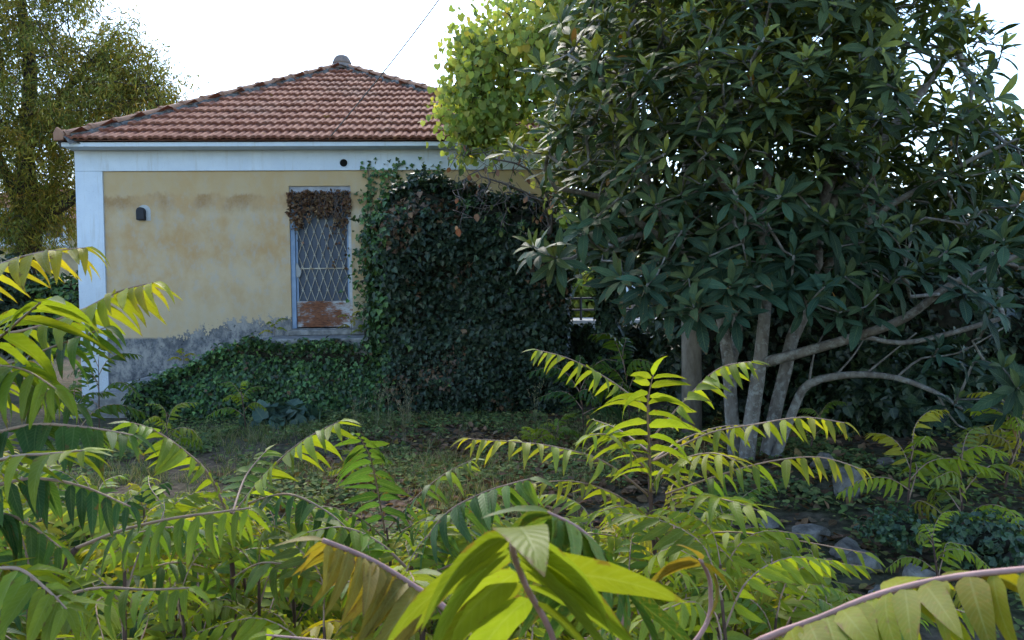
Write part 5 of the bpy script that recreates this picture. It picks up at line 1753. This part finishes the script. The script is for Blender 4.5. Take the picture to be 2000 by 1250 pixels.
for (u, v, d, h, fl, cols, lab) in [
        (1770, 1010, 5.2, .62, .50, [LIME, LIME, YEL], 'bright lime sapling on the bank before the dark ivy mound'),
        (1880, 1060, 5.0, .50, .46, [LIME, PALE], 'lime sapling on the bank, right of the brightest one'),
        (1960, 1000, 5.8, .45, .46, [YEL, YEL, LIME], 'yellow sapling near the right edge of the bank'),
        (1840, 1130, 4.1, .42, .30, [LIME, YEL], 'small sapling with orange-yellow tips above the big purple-stalked frond'),
        (1980, 940, 6.6, .35, .40, [YEL, PALE], 'thin yellowish sapling by the bare earth at the right edge'),
        (1450, 1010, 4.8, .35, .34, [GRN, LIME], 'low green sapling behind the middle sapling'),
        (1580, 870, 7.2, .35, .3, [GRN], 'little green seedling at the loquat base'),
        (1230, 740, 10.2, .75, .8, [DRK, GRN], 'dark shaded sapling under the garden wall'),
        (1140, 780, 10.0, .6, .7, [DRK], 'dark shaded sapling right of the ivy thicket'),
        (1080, 830, 8.8, .2, .3, [LIME, GRN], 'seedling on the leaf litter, centre right'),
        (1030, 840, 8.6, .15, .25, [LIME], 'tiny seedling left of the centre right seedling'),
        (720, 920, 7.0, .2, .28, [LIME], 'bright seedling in the clearing before the grass'),
        (480, 810, 10.3, .5, .4, [LIME, GRN], 'yellow-green sapling at the foot of the ivy drape'),
        (330, 850, 8.4, .4, .4, [GRN, LIME], 'green sapling left of the ivy drape'),
        (160, 800, 9.5, .6, .6, [GRN, DRK], 'shaded sapling by the house corner'),
        (190, 700, 10.4, .95, .55, [DRK, GRN], 'taller dark sapling against the plinth at the house corner')]:
    p = P(u, v, d)
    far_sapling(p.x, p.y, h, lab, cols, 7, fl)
# small weeds on the steps and sill
def wall_weed(u, v, yo, h, label, cols):
    x, z = Fp(u, v, yo)
    w_ = HW(x, yo, z)
    t = tag(empty('weed', w_), label, 'weed', 'weeds on the entrance steps')
    mb = MB(); mb.tube([(0, 0, -.02), (.01, 0, h * .6), (.0, 0, h)], [.004, .003, .002], 4); mb.build('stem', M['stem_red'], t)
    for k in range(5):
        o = link('frond', random.choice(FM), t)
        o.matrix_local = Matrix.Translation((0, 0, h * (.4 + .15 * k))) @ Matrix.Rotation(k * 2.4 + u, 4, 'Z') @ Matrix.Rotation(.1 + .1 * k, 4, 'X') @ Matrix.Scale(.22, 4)
        c = random.choice(cols); o.color = (*c, 1)
wall_weed(536, 662, -.3, .22, 'yellow-green weed on the landing, left of the door', [YEL, LIME])
wall_weed(358, 718, -.4, .2, 'yellow-green weed on the lower step', [YEL, LIME])
wall_weed(686, 652, -.25, .25, 'yellow weed at the right foot of the door', [YEL])
wall_weed(712, 655, -.3, .1, 'small green weed at the right end of the landing', [LIME])
shrub('weed_clump', 'low dark leafy clump at the lower end of the entrance steps', 'weed', P(285, 785, 11.1), (.26, .3, .28), 900, .06, IVY_L + IVY_D[2:], core=.6, seed=12)
# broad dark leaves at the foot of the ivy drape
shrub('weed_clump', 'broad blue-green weed clump at the foot of the ivy drape', 'weed', P(555, 815, 10.6), (.42, .3, .18), 150, .17, [(.05, .09, .07), (.07, .12, .09)], tmpl=[T_HEART], core=0, seed=2)
shrub('weed_clump', 'dark trailing bramble clump on the rocky bank', 'weed', P(1760, 1030, 4.9), (.24, .22, .11), 500, .034, [(.03, .07, .04), (.05, .10, .05), (.08, .13, .05)], core=.3, seed=4)
shrub('weed_clump', 'dark bramble clump at the right edge above the big frond', 'weed', P(1930, 1060, 4.6), (.28, .25, .16), 800, .036, [(.025, .05, .03), (.04, .08, .04), (.06, .11, .05)], core=.4, seed=8)
print('tiles', cnt_tiles, 'objects', len(bpy.data.objects))
